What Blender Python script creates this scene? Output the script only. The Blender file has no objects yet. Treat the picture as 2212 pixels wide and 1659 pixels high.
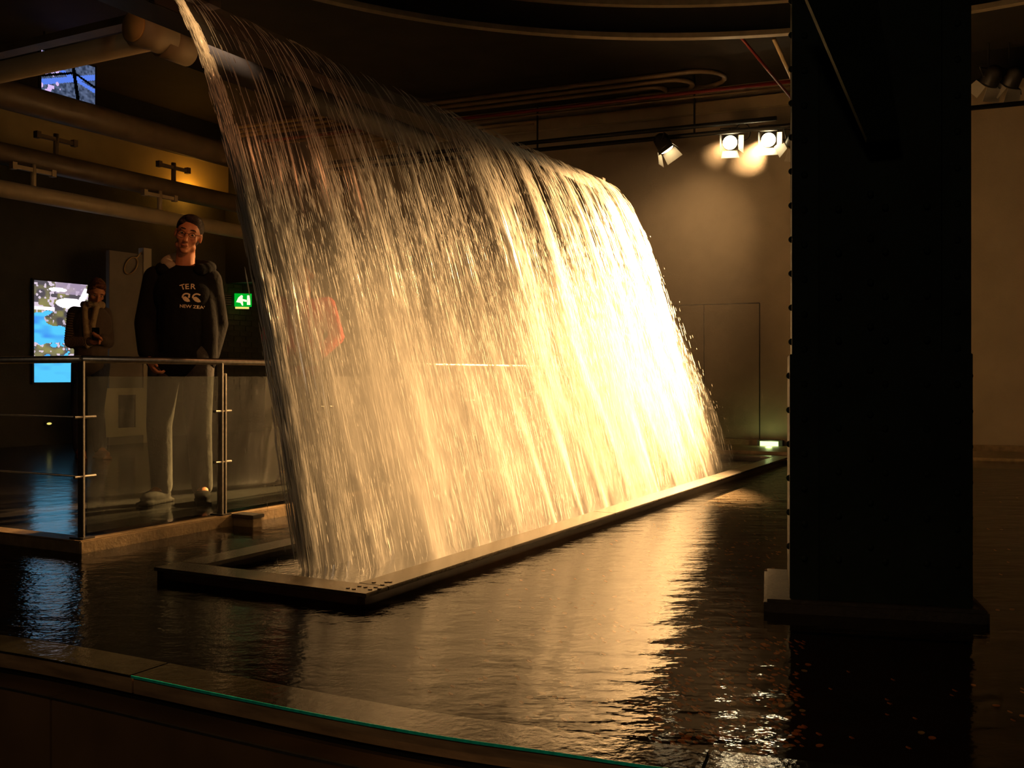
import bpy, bmesh, math, random
import numpy as np
from mathutils import Vector, Matrix
from mathutils.bvhtree import BVHTree

PI = math.pi
random.seed(7)
rng = np.random.default_rng(7)
S = bpy.context.scene
C = S.collection

# ------------------------------------------------------------------ camera, world, lights, exposure
F = 2150.0            # focal length in pixels of the 2212 px wide photograph
HZ = 812.0            # row of the horizon
EYE = 0.87            # eye height above the pool water (water at z = 0)
cam_d = bpy.data.cameras.new('camera')
cam = bpy.data.objects.new('camera', cam_d)
C.objects.link(cam)
cam.location = (0, 0, EYE)
cam.rotation_euler = (PI / 2, 0, 0)
cam_d.sensor_fit = 'HORIZONTAL'
cam_d.sensor_width = 36
cam_d.lens = F / 2212 * 36
cam_d.shift_y = -(829.5 - HZ) / 2212
cam_d.clip_start = 0.05
S.camera = cam

S.view_settings.view_transform = 'Standard'
S.view_settings.look = 'None'
S.view_settings.gamma = 1
S.view_settings.use_curve_mapping = False
S.view_settings.exposure = 0.0

W = bpy.data.worlds.new('dark_hall')
S.world = W
W.use_nodes = True
W.node_tree.nodes['Background'].inputs[0].default_value = (1.0, 0.55, 0.3, 1)
W.node_tree.nodes['Background'].inputs[1].default_value = 0.0012

S.cycles.max_bounces = 6
S.cycles.diffuse_bounces = 2
S.cycles.glossy_bounces = 3
S.cycles.transmission_bounces = 4
S.cycles.volume_bounces = 1
S.cycles.transparent_max_bounces = 16
S.cycles.caustics_reflective = False
S.cycles.caustics_refractive = False
S.cycles.sample_clamp_indirect = 3.0
S.cycles.use_denoising = True
S.cycles.use_adaptive_sampling = True
S.cycles.adaptive_threshold = 0.06
S.cycles.use_light_tree = True

# the hall's own axes: A runs along the waterfall (away from the viewer), B across it (to the right)
P0 = Vector((-0.55, 3.743, 0))
A = Vector((0.468, 0.8837, 0)).normalized()
B = Vector((A.y, -A.x, 0))
ROT = math.atan2(A.y, A.x)          # heading of A
def ab(a, b, z=0.0):
    return P0 + A * a + B * b + Vector((0, 0, z))
def px(u, v, Y):                     # point seen at pixel (u, v) at distance Y
    return Vector(((u - 1106) / F * Y, Y, EYE - (v - HZ) / F * Y))
def pz(u, v, z):                     # point of height z seen at pixel (u, v)
    Y = (EYE - z) * F / (v - HZ)
    return Vector(((u - 1106) / F * Y, Y, z))

WARM = (1.0, 0.54, 0.20)
def spot(name, loc, target, power, size_deg, blend=0.4, color=WARM, radius=0.05):
    l = bpy.data.lights.new(name, 'SPOT')
    l.energy = power; l.color = color; l.spot_size = math.radians(size_deg); l.spot_blend = blend
    l.shadow_soft_size = radius
    o = bpy.data.objects.new(name, l); C.objects.link(o)
    o.location = loc
    d = Vector(target) - Vector(loc)
    o.rotation_euler = d.to_track_quat('-Z', 'Y').to_euler()
    return o
def point(name, loc, power, color=WARM, radius=0.1):
    l = bpy.data.lights.new(name, 'POINT'); l.energy = power; l.color = color; l.shadow_soft_size = radius
    o = bpy.data.objects.new(name, l); C.objects.link(o); o.location = loc
    return o

LIP_B, LIP_Z, THROW = -1.67, 2.83, 1.05
A0, A1 = 0.44, 6.22                 # ends of the falling sheet
def fall(a, tau):                    # tau 0 at the lip .. 1 at the basin
    return ab(a, LIP_B + THROW * tau, LIP_Z - LIP_Z * tau * tau)

LAMPS = [px(1577, 308, 11.75), px(1660, 302, 11.75)]
LAMP3 = px(1440, 322, 11.75)
LAMP4 = px(1712, 312, 11.6)
spot('stage_light_near_column', LAMPS[1] + Vector((-0.08, -0.17, -0.05)), ab(5.6, -0.95, 1.45), 34000, 36, 0.7)
spot('stage_light_middle', LAMPS[0] + Vector((-0.08, -0.17, -0.05)), ab(5.0, -1.15, 1.6), 7000, 38, 0.7)
# added spot, unseen behind the column, front-lights the curtain
spot('added_spot_behind_column', px(1815, 300, 11.2), ab(3.9, -1.0, 0.85), 6600, 39, 0.6)
# inferred lamps out of frame, and added spots that brighten single parts
spot('ceiling_spot_left_stream', ab(0.2, 0.9, 4.0), ab(0.36, -1.35, 2.5), 1100, 12, 0.9)
spot('added_spot_foot', Vector((0.5, 2.2, 4.3)), ab(1.7, -.55, 0.15), 1200, 30, 1.0)  # added, unseen: brightens the foot of the curtain
point('amber_uplight', ab(6.9, -7.9, 3.35), 9, (1.0, 0.42, 0.04), 0.12)
spot('added_spot_man', Vector((0.4, 2.2, 4.3)), Vector((-2.3, 6.6, 1.5)), 190, 28, 0.9, (1.0, 0.36, 0.12), 0.15)  # added, unseen: lights the man at the railing
spot('added_spot_red_jacket', ab(0.9, -2.2, 4.2), Vector((-1.55, 7.6, 1.2)), 420, 18, 0.8, (1, .7, .5), .08)  # added, unseen: makes the red jacket show through the water
spot('added_spot_near_coins', Vector((-1.5, 1.2, 4.3)), Vector((0.55, 2.9, 0)), 75, 30, 1.0)  # added, unseen: picks out the coins near the coping
spot('added_spot_far_coins', Vector((-1.5, 1.2, 4.4)), Vector((1.7, 6.3, 0)), 420, 20, 1.0)  # added, unseen: picks out the coins further back
point('foyer_lamp', Vector((-0.9, -1.6, 2.6)), 45, (1.0, 0.72, 0.45), 0.2)

# ------------------------------------------------------------------ materials
def mat(name, color=(0.5, 0.5, 0.5), rough=0.5, metal=0.0, noise=None, bump=None, spec=0.5, emit=None, estr=0.0, alpha=1.0):
    m = bpy.data.materials.new(name); m.use_nodes = True
    nt = m.node_tree; N = nt.nodes; L = nt.links
    p = N['Principled BSDF']
    p.inputs['Base Color'].default_value = (*color, 1)
    p.inputs['Roughness'].default_value = rough
    p.inputs['Metallic'].default_value = metal
    p.inputs['Specular IOR Level'].default_value = spec
    p.inputs['Alpha'].default_value = alpha
    if emit:
        p.inputs['Emission Color'].default_value = (*emit, 1)
        p.inputs['Emission Strength'].default_value = estr
    tc = N.new('ShaderNodeTexCoord')
    if noise:                        # (scale, amount, (sx, sy, sz))
        sc, amt, st = noise
        mp = N.new('ShaderNodeMapping'); mp.inputs['Scale'].default_value = st
        L.new(tc.outputs['Object'], mp.inputs[0])
        n = N.new('ShaderNodeTexNoise'); n.inputs['Scale'].default_value = sc; n.inputs['Detail'].default_value = 6
        L.new(mp.outputs[0], n.inputs['Vector'])
        r = N.new('ShaderNodeMapRange')
        r.inputs[1].default_value = 0.3; r.inputs[2].default_value = 0.7
        r.inputs[3].default_value = 1 - amt; r.inputs[4].default_value = 1 + amt
        L.new(n.outputs[0], r.inputs[0])
        mx = N.new('ShaderNodeVectorMath'); mx.operation = 'SCALE'
        mx.inputs[0].default_value = color
        L.new(r.outputs[0], mx.inputs['Scale'])
        L.new(mx.outputs[0], p.inputs['Base Color'])
    if bump:                         # (scale, distance)
        n2 = N.new('ShaderNodeTexNoise'); n2.inputs['Scale'].default_value = bump[0]; n2.inputs['Detail'].default_value = 5
        L.new(tc.outputs['Object'], n2.inputs['Vector'])
        b = N.new('ShaderNodeBump'); b.inputs['Distance'].default_value = bump[1]; b.inputs['Strength'].default_value = 1
        L.new(n2.outputs[0], b.inputs['Height'])
        L.new(b.outputs[0], p.inputs['Normal'])
    return m

M = {}
M['steel'] = mat('brushed_steel', (0.62, 0.58, 0.52), 0.36, 1.0, (40, 0.15, (1, 1, 1)))
M['steel_dark'] = mat('dark_steel', (0.10, 0.09, 0.08), 0.4, 0.8)
M['black'] = mat('matt_black_paint', (0.012, 0.011, 0.010), 0.55)
M['lamp_black'] = mat('lamp_housing_black', (0.03, 0.027, 0.024), 0.45)
M['bare_metal'] = mat('barn_door_inner_face', (0.75, 0.7, 0.6), 0.5, 0.2)
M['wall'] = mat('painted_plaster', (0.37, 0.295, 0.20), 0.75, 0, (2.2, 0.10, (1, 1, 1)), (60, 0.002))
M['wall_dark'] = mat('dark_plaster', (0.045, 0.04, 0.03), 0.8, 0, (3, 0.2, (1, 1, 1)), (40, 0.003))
M['brick'] = mat('sooty_brick', (0.06, 0.052, 0.038), 0.85, 0, (9, 0.3, (1, 1, 1)), (70, 0.002))
M['groove'] = mat('dark_joint', (0.03, 0.025, 0.02), 0.8)
M['floor'] = mat('polished_dark_floor', (0.035, 0.033, 0.032), 0.16, 0, (4, 0.3, (1, 1, 1)), (7, 0.004))
M['kerb'] = mat('wet_stone_kerb', (0.26, 0.18, 0.09), 0.45, 0, (18, 0.25, (1, 1, 1)), (50, 0.002))
M['pool_floor'] = mat('dark_pool_floor', (0.016, 0.009, 0.005), 0.7, 0, (8, 0.4, (1, 1, 1)))
M['coin'] = mat('copper_coin', (1.0, 0.42, 0.12), 0.35, 0.25)
M['coin_silver'] = mat('nickel_coin', (0.80, 0.66, 0.44), 0.35, 0.25)
M['coin_dark'] = mat('tarnished_coin', (0.05, 0.03, 0.015), 0.4, 0.3)
M['basin'] = mat('wet_bronze_rim', (0.05, 0.04, 0.025), 0.24, 0.2, (30, 0.2, (1, 1, 1)), (90, 0.0008))
M['basin_side'] = mat('dark_basin_side', (0.03, 0.016, 0.008), 0.4, 0, (20, 0.3, (1, 1, 1)))
M['column'] = mat('dark_green_iron_paint', (0.012, 0.019, 0.015), 0.7, 0, (6, 0.3, (1, 1, 1)), (30, 0.002), spec=0.15)
M['iron_base'] = mat('worn_iron_base', (0.028, 0.020, 0.014), 0.6, 0.0, (12, 0.3, (1, 1, 1)), (40, 0.003))
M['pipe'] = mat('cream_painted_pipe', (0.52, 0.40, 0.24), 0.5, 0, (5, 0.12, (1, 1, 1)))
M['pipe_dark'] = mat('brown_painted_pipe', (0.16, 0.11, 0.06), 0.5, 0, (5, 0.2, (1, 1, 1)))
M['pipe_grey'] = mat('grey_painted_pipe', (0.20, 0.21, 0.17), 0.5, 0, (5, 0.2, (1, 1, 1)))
M['pipe_red'] = mat('red_sprinkler_pipe', (0.16, 0.012, 0.01), 0.5)
M['pipe_cap'] = mat('rusty_orange_cap', (0.95, 0.55, 0.17), 0.6, 0, (6, 0.2, (1, 1, 1)))
M['ceiling'] = mat('dark_ceiling', (0.022, 0.017, 0.012), 0.8, 0, (3, 0.3, (1, 1, 1)))
M['amber'] = mat('amber_glow_patch', (0.55, 0.42, 0.18), 0.7, 0, (3, 0.1, (1, 1, 1)))  # lamplight on the upper wall put into the colour
M['ring'] = mat('brushed_ring_edge', (0.32, 0.26, 0.18), 0.45, 0.3, (14, 0.15, (1, 1, 1)))
M['skin'] = mat('skin', (0.62, 0.25, 0.12), 0.5, 0, (30, 0.06, (1, 1, 1)))
M['lips'] = mat('lips', (0.35, 0.07, 0.04), 0.45)
M['hair'] = mat('dark_brown_hair', (0.025, 0.013, 0.007), 0.6, 0, (80, 0.4, (1, 1, 1)), (160, 0.004))
M['hair_ginger'] = mat('reddish_brown_hair', (0.16, 0.05, 0.02), 0.6, 0, (80, 0.4, (1, 1, 1)), (160, 0.004))
M['eye'] = mat('eye_white', (0.55, 0.45, 0.36), 0.2)
M['iris'] = mat('dark_iris', (0.02, 0.012, 0.008), 0.15)
M['hoodie'] = mat('black_cotton_fleece', (0.010, 0.010, 0.010), 0.95, 0, None, (14, 0.012), spec=0.1)
M['jacket'] = mat('black_jacket_cloth', (0.011, 0.010, 0.009), 0.9, 0, None, (12, 0.012), spec=0.15)
M['lining'] = mat('pale_grey_hood_lining', (0.42, 0.34, 0.24), 0.9)
M['jeans'] = mat('faded_denim', (0.045, 0.04, 0.036), 0.9, 0, (20, 0.2, (1, 1, 1)), (18, 0.01))
M['jeans_dark'] = mat('dark_denim', (0.03, 0.035, 0.06), 0.9, 0, (20, 0.2, (1, 1, 1)), (18, 0.01))
M['shoe'] = mat('dark_shoe_leather', (0.012, 0.009, 0.007), 0.85, spec=0.2)
M['shoe_tan'] = mat('tan_suede_shoe', (0.28, 0.12, 0.05), 0.8)
M['print'] = mat('cream_chest_print', (0.85, 0.66, 0.44), 0.8)
M['vest'] = mat('brown_quilted_vest', (0.085, 0.06, 0.04), 0.9, 0, None, (10, 0.012))
M['scarf'] = mat('oatmeal_wool_scarf', (0.33, 0.24, 0.13), 0.95, 0, (30, 0.2, (1, 1, 1)), (90, 0.004))
M['red_cloth'] = mat('red_jacket_cloth', (0.75, 0.02, 0.02), 0.8, 0, None, (12, 0.01))
M['wire_frame'] = mat('spectacle_frame', (0.03, 0.02, 0.015), 0.3, 0.6)
M['phone'] = mat('black_phone', (0.01, 0.01, 0.012), 0.2)
M['coping'] = mat('glossy_dark_coping', (0.022, 0.020, 0.013), 0.07, 0, (12, 0.25, (1, 1, 1)), (34, 0.0012))
M['coping_stone'] = mat('brown_stone_band', (0.36, 0.22, 0.11), 0.42, 0, (6, 0.35, (1, 1, 6)), (40, 0.002))
M['panel_metal'] = mat('bronze_cladding', (0.20, 0.11, 0.05), 0.42, 0.1, (3, 0.3, (1, 1, 1)))
M['glass_green'] = mat('green_glass_edge', (0.01, 0.70, 0.55), 0.25, 0, (60, 0.25, (1, 1, 1)))
M['white_frame'] = mat('pale_frame', (0.55, 0.46, 0.34), 0.6)
M['board'] = mat('grey_display_board', (0.24, 0.20, 0.16), 0.8, 0, (4, 0.1, (1, 1, 1)))
M['print_dark'] = mat('dark_framed_print', (0.07, 0.06, 0.055), 0.5, 0, (12, 0.5, (1, 1, 1)))
M['rope'] = mat('pale_rope', (0.55, 0.36, 0.16), 0.8)

def emission(name, color, strength):
    m = bpy.data.materials.new(name); m.use_nodes = True
    nt = m.node_tree; nt.nodes.clear()
    o = nt.nodes.new('ShaderNodeOutputMaterial'); e = nt.nodes.new('ShaderNodeEmission')
    e.inputs[0].default_value = (*color, 1); e.inputs[1].default_value = strength
    nt.links.new(e.outputs[0], o.inputs[0]); return m
M['lamp_lens'] = emission('lamp_lens', (1.0, 0.80, 0.45), 30)
M['lamp_dim'] = emission('lamp_lens_low', (1.0, 0.72, 0.35), 1.2)
M['lamp_lens_low'] = emission('lamp_lens_tilted', (1.0, 0.75, 0.4), 14)
M['sign_green'] = emission('sign_green', (0.0, 0.42, 0.02), 1.0)
M['sign_white'] = emission('sign_white', (0.85, 1.0, 0.6), 1.3)
M['marker_green'] = emission('marker_green', (0.75, 1.0, 0.35), 2.4)
M['marker_yellow'] = emission('marker_yellow', (1.0, 0.85, 0.2), 0.9)

def screen_material(name, strength):
    m = bpy.data.materials.new(name); m.use_nodes = True
    nt = m.node_tree; nt.nodes.clear()
    o = nt.nodes.new('ShaderNodeOutputMaterial'); e = nt.nodes.new('ShaderNodeEmission')
    at = nt.nodes.new('ShaderNodeAttribute'); at.attribute_name = 'picture'
    e.inputs[1].default_value = strength
    nt.links.new(at.outputs[0], e.inputs[0]); nt.links.new(e.outputs[0], o.inputs[0]); return m
M['screen'] = screen_material('projected_picture', 1.0)

def glass_pane_material():
    m = bpy.data.materials.new('misted_glass'); m.use_nodes = True
    nt = m.node_tree; N = nt.nodes; L = nt.links; N.clear()
    o = N.new('ShaderNodeOutputMaterial')
    tr = N.new('ShaderNodeBsdfTransparent'); tr.inputs[0].default_value = (0.80, 0.86, 0.80, 1)
    gl = N.new('ShaderNodeBsdfGlossy'); gl.inputs['Roughness'].default_value = 0.03
    df = N.new('ShaderNodeBsdfDiffuse'); df.inputs[0].default_value = (0.75, 0.72, 0.66, 1)
    tl = N.new('ShaderNodeBsdfTranslucent'); tl.inputs[0].default_value = (0.75, 0.72, 0.66, 1)
    tc = N.new('ShaderNodeTexCoord'); n = N.new('ShaderNodeTexNoise'); n.inputs['Scale'].default_value = 5
    L.new(tc.outputs['Object'], n.inputs['Vector'])
    r = N.new('ShaderNodeMapRange'); r.inputs[3].default_value = 0.02; r.inputs[4].default_value = 0.045
    L.new(n.outputs[0], r.inputs[0])
    md = N.new('ShaderNodeMixShader'); md.inputs[0].default_value = 0.5
    L.new(df.outputs[0], md.inputs[1]); L.new(tl.outputs[0], md.inputs[2])
    m1 = N.new('ShaderNodeMixShader'); L.new(r.outputs[0], m1.inputs[0])
    L.new(tr.outputs[0], m1.inputs[1]); L.new(md.outputs[0], m1.inputs[2])
    fr = N.new('ShaderNodeFresnel'); fr.inputs[0].default_value = 1.27
    m2 = N.new('ShaderNodeMixShader'); L.new(fr.outputs[0], m2.inputs[0])
    L.new(m1.outputs[0], m2.inputs[1]); L.new(gl.outputs[0], m2.inputs[2])
    L.new(m2.outputs[0], o.inputs[0]); return m
M['pane'] = glass_pane_material()

def pool_water_material():
    m = bpy.data.materials.new('rippled_water'); m.use_nodes = True
    nt = m.node_tree; N = nt.nodes; L = nt.links; N.clear()
    o = N.new('ShaderNodeOutputMaterial')
    tr = N.new('ShaderNodeBsdfTransparent'); tr.inputs[0].default_value = (0.85, 0.78, 0.66, 1)
    gl = N.new('ShaderNodeBsdfGlossy'); gl.inputs['Roughness'].default_value = 0.04
    fr = N.new('ShaderNodeFresnel'); fr.inputs[0].default_value = 1.33
    tc = N.new('ShaderNodeTexCoord')
    def nz(scale, det, st=(1, 1, 1)):
        mp = N.new('ShaderNodeMapping'); mp.inputs['Scale'].default_value = st
        L.new(tc.outputs['Object'], mp.inputs[0])
        n = N.new('ShaderNodeTexNoise'); n.inputs['Scale'].default_value = scale; n.inputs['Detail'].default_value = det
        n.inputs['Roughness'].default_value = 0.5
        L.new(mp.outputs[0], n.inputs['Vector']); return n.outputs[0]
    b1 = N.new('ShaderNodeBump'); b1.inputs['Distance'].default_value = 0.0048; b1.inputs['Strength'].default_value = 1
    L.new(nz(5.0, 1.5, (0.8, 1.6, 1)), b1.inputs['Height'])
    b2 = N.new('ShaderNodeBump'); b2.inputs['Distance'].default_value = 0.0012; b2.inputs['Strength'].default_value = 1
    L.new(nz(26.0, 2, (0.8, 1.3, 1)), b2.inputs['Height']); L.new(b1.outputs[0], b2.inputs['Normal'])
    # livelier ripples close to the falling water
    dt_ = N.new('ShaderNodeVectorMath'); dt_.operation = 'DOT_PRODUCT'; dt_.inputs[1].default_value = tuple(B)
    L.new(tc.outputs['Object'], dt_.inputs[0])
    mr = N.new('ShaderNodeMapRange'); mr.inputs[1].default_value = P0.dot(B); mr.inputs[2].default_value = P0.dot(B) + 1.3
    mr.inputs[3].default_value = 1.0; mr.inputs[4].default_value = 0.05; mr.interpolation_type = 'SMOOTHSTEP'
    L.new(dt_.outputs['Value'], mr.inputs[0])
    b3 = N.new('ShaderNodeBump'); b3.inputs['Distance'].default_value = 0.0016
    L.new(mr.outputs[0], b3.inputs['Strength']); L.new(nz(42.0, 3), b3.inputs['Height']); L.new(b2.outputs[0], b3.inputs['Normal'])
    for s in (gl, fr): L.new(b3.outputs[0], s.inputs['Normal'])
    mx = N.new('ShaderNodeMixShader'); L.new(fr.outputs[0], mx.inputs[0])
    L.new(tr.outputs[0], mx.inputs[1]); L.new(gl.outputs[0], mx.inputs[2])
    L.new(mx.outputs[0], o.inputs[0]); return m
M['water'] = pool_water_material()

def water_strand_material(name, clear, rough):
    m = bpy.data.materials.new(name); m.use_nodes = True
    nt = m.node_tree; N = nt.nodes; L = nt.links; N.clear()
    o = N.new('ShaderNodeOutputMaterial')
    tr = N.new('ShaderNodeBsdfTransparent')
    df = N.new('ShaderNodeBsdfDiffuse'); df.inputs[0].default_value = (0.9, 0.9, 0.88, 1)
    tl = N.new('ShaderNodeBsdfTranslucent'); tl.inputs[0].default_value = (0.95, 0.95, 0.93, 1)
    gl = N.new('ShaderNodeBsdfGlossy'); gl.inputs['Roughness'].default_value = rough
    a = N.new('ShaderNodeMixShader'); a.inputs[0].default_value = 0.65
    L.new(df.outputs[0], a.inputs[1]); L.new(tl.outputs[0], a.inputs[2])
    b = N.new('ShaderNodeMixShader'); b.inputs[0].default_value = 0.30
    L.new(a.outputs[0], b.inputs[1]); L.new(gl.outputs[0], b.inputs[2])
    c = N.new('ShaderNodeMixShader'); c.inputs[0].default_value = clear
    L.new(b.outputs[0], c.inputs[1]); L.new(tr.outputs[0], c.inputs[2])
    L.new(c.outputs[0], o.inputs[0]); return m
M['strand'] = water_strand_material('falling_water_threads', 0.45, 0.25)
M['drop'] = water_strand_material('water_drops', 0.55, 0.2)

def sheet_material(name, trans, gloss):
    # thin water: how much of it is torn white water (against clear) is stored on the mesh itself
    m = bpy.data.materials.new(name); m.use_nodes = True
    nt = m.node_tree; N = nt.nodes; L = nt.links; N.clear()
    o = N.new('ShaderNodeOutputMaterial')
    at = N.new('ShaderNodeAttribute'); at.attribute_name = 'whiteness'
    tr = N.new('ShaderNodeBsdfTransparent')
    df = N.new('ShaderNodeBsdfDiffuse'); df.inputs[0].default_value = (0.9, 0.9, 0.88, 1)
    tl = N.new('ShaderNodeBsdfTranslucent'); tl.inputs[0].default_value = (0.95, 0.95, 0.93, 1)
    gl = N.new('ShaderNodeBsdfGlossy'); gl.inputs['Roughness'].default_value = 0.22
    a = N.new('ShaderNodeMixShader'); a.inputs[0].default_value = trans
    L.new(df.outputs[0], a.inputs[1]); L.new(tl.outputs[0], a.inputs[2])
    b = N.new('ShaderNodeMixShader'); b.inputs[0].default_value = gloss
    L.new(a.outputs[0], b.inputs[1]); L.new(gl.outputs[0], b.inputs[2])
    c = N.new('ShaderNodeMixShader'); L.new(at.outputs['Fac'], c.inputs[0])
    L.new(tr.outputs[0], c.inputs[1]); L.new(b.outputs[0] if gloss else a.outputs[0], c.inputs[2])
    L.new(c.outputs[0], o.inputs[0]); return m
M['film'] = sheet_material('falling_water_film', 0.6, 0.22)
M['veil'] = sheet_material('fine_spray', 0.5, 0.0)
def volume_material(name, density, aniso, color=(1, 0.95, 0.88)):
    m = bpy.data.materials.new(name); m.use_nodes = True
    nt = m.node_tree; N = nt.nodes; N.clear()
    o = N.new('ShaderNodeOutputMaterial'); v = N.new('ShaderNodeVolumeScatter')
    v.inputs['Color'].default_value = (*color, 1); v.inputs['Density'].default_value = density
    v.inputs['Anisotropy'].default_value = aniso
    nt.links.new(v.outputs[0], o.inputs['Volume']); return m
M['mist'] = volume_material('spray_mist', 0.55, 0.35)
M['lamp_halo'] = volume_material('added_lamp_halo', 0.006, 0.3)  # added mist for the glare round the lenses
M['haze'] = volume_material('thin_haze', 0.0008, 0.45)

# ------------------------------------------------------------------ mesh helpers
class MB:
    def __init__(s): s.v = []; s.f = []
    def add(s, vs, fs):
        o = len(s.v); s.v += [tuple(v) for v in vs]; s.f += [tuple(i + o for i in f) for f in fs]; return s
    def box(s, lo, hi, X=None, Y=None, O=None):
        """box in a frame with axes X, Y (and z up) and origin O"""
        X = X or Vector((1, 0, 0)); Y = Y or Vector((0, 1, 0)); O = O or Vector((0, 0, 0))
        vs = [O + X * x + Y * y + Vector((0, 0, z)) for z in (lo[2], hi[2]) for y in (lo[1], hi[1]) for x in (lo[0], hi[0])]
        return s.add(vs, [(0, 2, 3, 1), (4, 5, 7, 6), (0, 1, 5, 4), (2, 6, 7, 3), (0, 4, 6, 2), (1, 3, 7, 5)])
    def abox(s, a0, a1, b0, b1, z0, z1):
        return s.box((a0, b0, z0), (a1, b1, z1), A, B, P0)
    def tube(s, pts, r, n=12, cap=True):
        pts = [Vector(p) for p in pts]
        rs = r if isinstance(r, (list, tuple)) else [r] * len(pts)
        rings = []
        prev = None
        for i, p in enumerate(pts):
            d = (pts[min(i + 1, len(pts) - 1)] - pts[max(i - 1, 0)]).normalized()
            if prev is None:
                up = Vector((0, 0, 1)) if abs(d.z) < 0.9 else Vector((1, 0, 0))
                x = d.cross(up).normalized()
            else:
                x = (prev - d * prev.dot(d)).normalized()
            prev = x; y = d.cross(x)
            rings.append([p + (x * math.cos(2 * PI * k / n) + y * math.sin(2 * PI * k / n)) * rs[i] for k in range(n)])
        vs = [v for rg in rings for v in rg]; fs = []
        for i in range(len(rings) - 1):
            for k in range(n):
                k2 = (k + 1) % n
                fs.append((i * n + k, i * n + k2, (i + 1) * n + k2, (i + 1) * n + k))
        if cap:
            fs.append(tuple(range(n - 1, -1, -1))); fs.append(tuple((len(rings) - 1) * n + k for k in range(n)))
        return s.add(vs, fs)
    def ball(s, c, r, nu=12, nv=8, R=None):
        c = Vector(c); r = r if isinstance(r, (tuple, list)) else (r, r, r)
        vs = []; fs = []
        for j in range(nv + 1):
            th = PI * j / nv
            for k in range(nu):
                ph = 2 * PI * k / nu
                q = Vector((r[0] * math.sin(th) * math.cos(ph), r[1] * math.sin(th) * math.sin(ph), r[2] * math.cos(th)))
                if R: q = R @ q
                vs.append(c + q)
        for j in range(nv):
            for k in range(nu):
                k2 = (k + 1) % nu
                fs.append((j * nu + k, (j + 1) * nu + k, (j + 1) * nu + k2, j * nu + k2))
        return s.add(vs, fs)
    def capsule(s, p, rp, q, rq, n=14):
        p = Vector(p); q = Vector(q)
        s.tube([p, q], [rp, rq], n)
        s.ball(p, rp, n, 8); s.ball(q, rq, n, 8); return s
    def mesh(s, name):
        me = bpy.data.meshes.new(name); me.from_pydata(s.v, [], s.f); me.update(); return me
    def build(s, name, m, parent=None, smooth=False, bevel=0.0, **tags):
        me = s.mesh(name)
        if bevel > 0:
            bm = bmesh.new(); bm.from_mesh(me)
            bmesh.ops.remove_doubles(bm, verts=bm.verts, dist=1e-6)
            bmesh.ops.bevel(bm, geom=[e for e in bm.edges if e.is_manifold and e.calc_face_angle(0) > 0.5], offset=bevel, segments=2, affect='EDGES')
            bm.to_mesh(me); bm.free()
        return link(name, me, m, parent, smooth, **tags)

def link(name, me, m, parent=None, smooth=False, **tags):
    ms = m if isinstance(m, list) else [m]
    for x in ms: me.materials.append(M[x] if isinstance(x, str) else x)
    if smooth:
        me.polygons.foreach_set('use_smooth', [True] * len(me.polygons))
    o = bpy.data.objects.new(name, me); C.objects.link(o)
    if parent is not None:
        o.parent = parent
        pm = Matrix.Identity(4); q = parent
        while q is not None:
            pm = (q.matrix_parent_inverse if q.parent is not None else Matrix.Identity(4)) @ q.matrix_basis @ pm; q = q.parent
        if not tags.pop('local', False):
            o.matrix_parent_inverse = pm.inverted()
    tags.pop('local', None)
    for k, v in tags.items(): o[k] = v
    return o

def thing(name, label, category, loc=(0, 0, 0), rz=0, group=None, kind=None):
    o = bpy.data.objects.new(name, None); C.objects.link(o)
    o.empty_display_size = 0.1
    o.location = loc; o.rotation_euler = (0, 0, rz)
    o['label'] = label; o['category'] = category
    if group: o['group'] = group
    if kind: o['kind'] = kind
    return o
def copy_tree(o, parent=None, label=None):
    c = o.copy(); C.objects.link(c)
    c.parent = parent
    if label: c['label'] = label
    for ch in list(o.children): copy_tree(ch, c)
    return c

def vnoise1(x, seed=0):
    r = np.random.default_rng(seed).random(4096)
    i = np.floor(x).astype(int); f = x - i; f = f * f * (3 - 2 * f)
    return r[i % 4096] * (1 - f) + r[(i + 1) % 4096] * f
def vnoise2(x, y, seed=0):
    r = np.random.default_rng(seed).random((256, 256))
    i = np.floor(x).astype(int); j = np.floor(y).astype(int); fx = x - i; fy = y - j
    fx = fx * fx * (3 - 2 * fx); fy = fy * fy * (3 - 2 * fy)
    g = lambda a, b: r[a % 256, b % 256]
    return (g(i, j) * (1 - fx) + g(i + 1, j) * fx) * (1 - fy) + (g(i, j + 1) * (1 - fx) + g(i + 1, j + 1) * fx) * fy

# ------------------------------------------------------------------ the setting
WALL_A = 9.12          # far wall
LEFT_B = -8.1          # left wall
RAIL_B = -1.97; RAIL_A = 0.32
CEIL = 4.45
WD = Vector((1, -0.43, 0)).normalized()           # far wall runs along WD
WN = Vector((WD.y, -WD.x, 0))                      # towards the viewer
WO = Vector((2.394, 12.4, 0))
def wallp(u, v, off=0.0):                          # point of the far wall seen at (u, v), lifted off it by off metres
    k = (u - 1106) / F
    O = WO + WN * off
    t = (O.x - k * O.y) / (k * WD.y - WD.x)
    p = O + WD * t
    return Vector((p.x, p.y, EYE - (v - HZ) / F * p.y))
def walls(u):                                      # coordinate along the far wall
    return (wallp(u, HZ) - WO).dot(WD)

w = MB(); w.box((-9.5, 0.0, -0.15), (7.0, 0.25, CEIL + 0.1), WD, -WN, WO + WN * -0.0)
wall_back = w.build('wall_back', 'wall', kind='structure', label='beige painted wall at the far end of the pool behind the stage lights')
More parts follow.
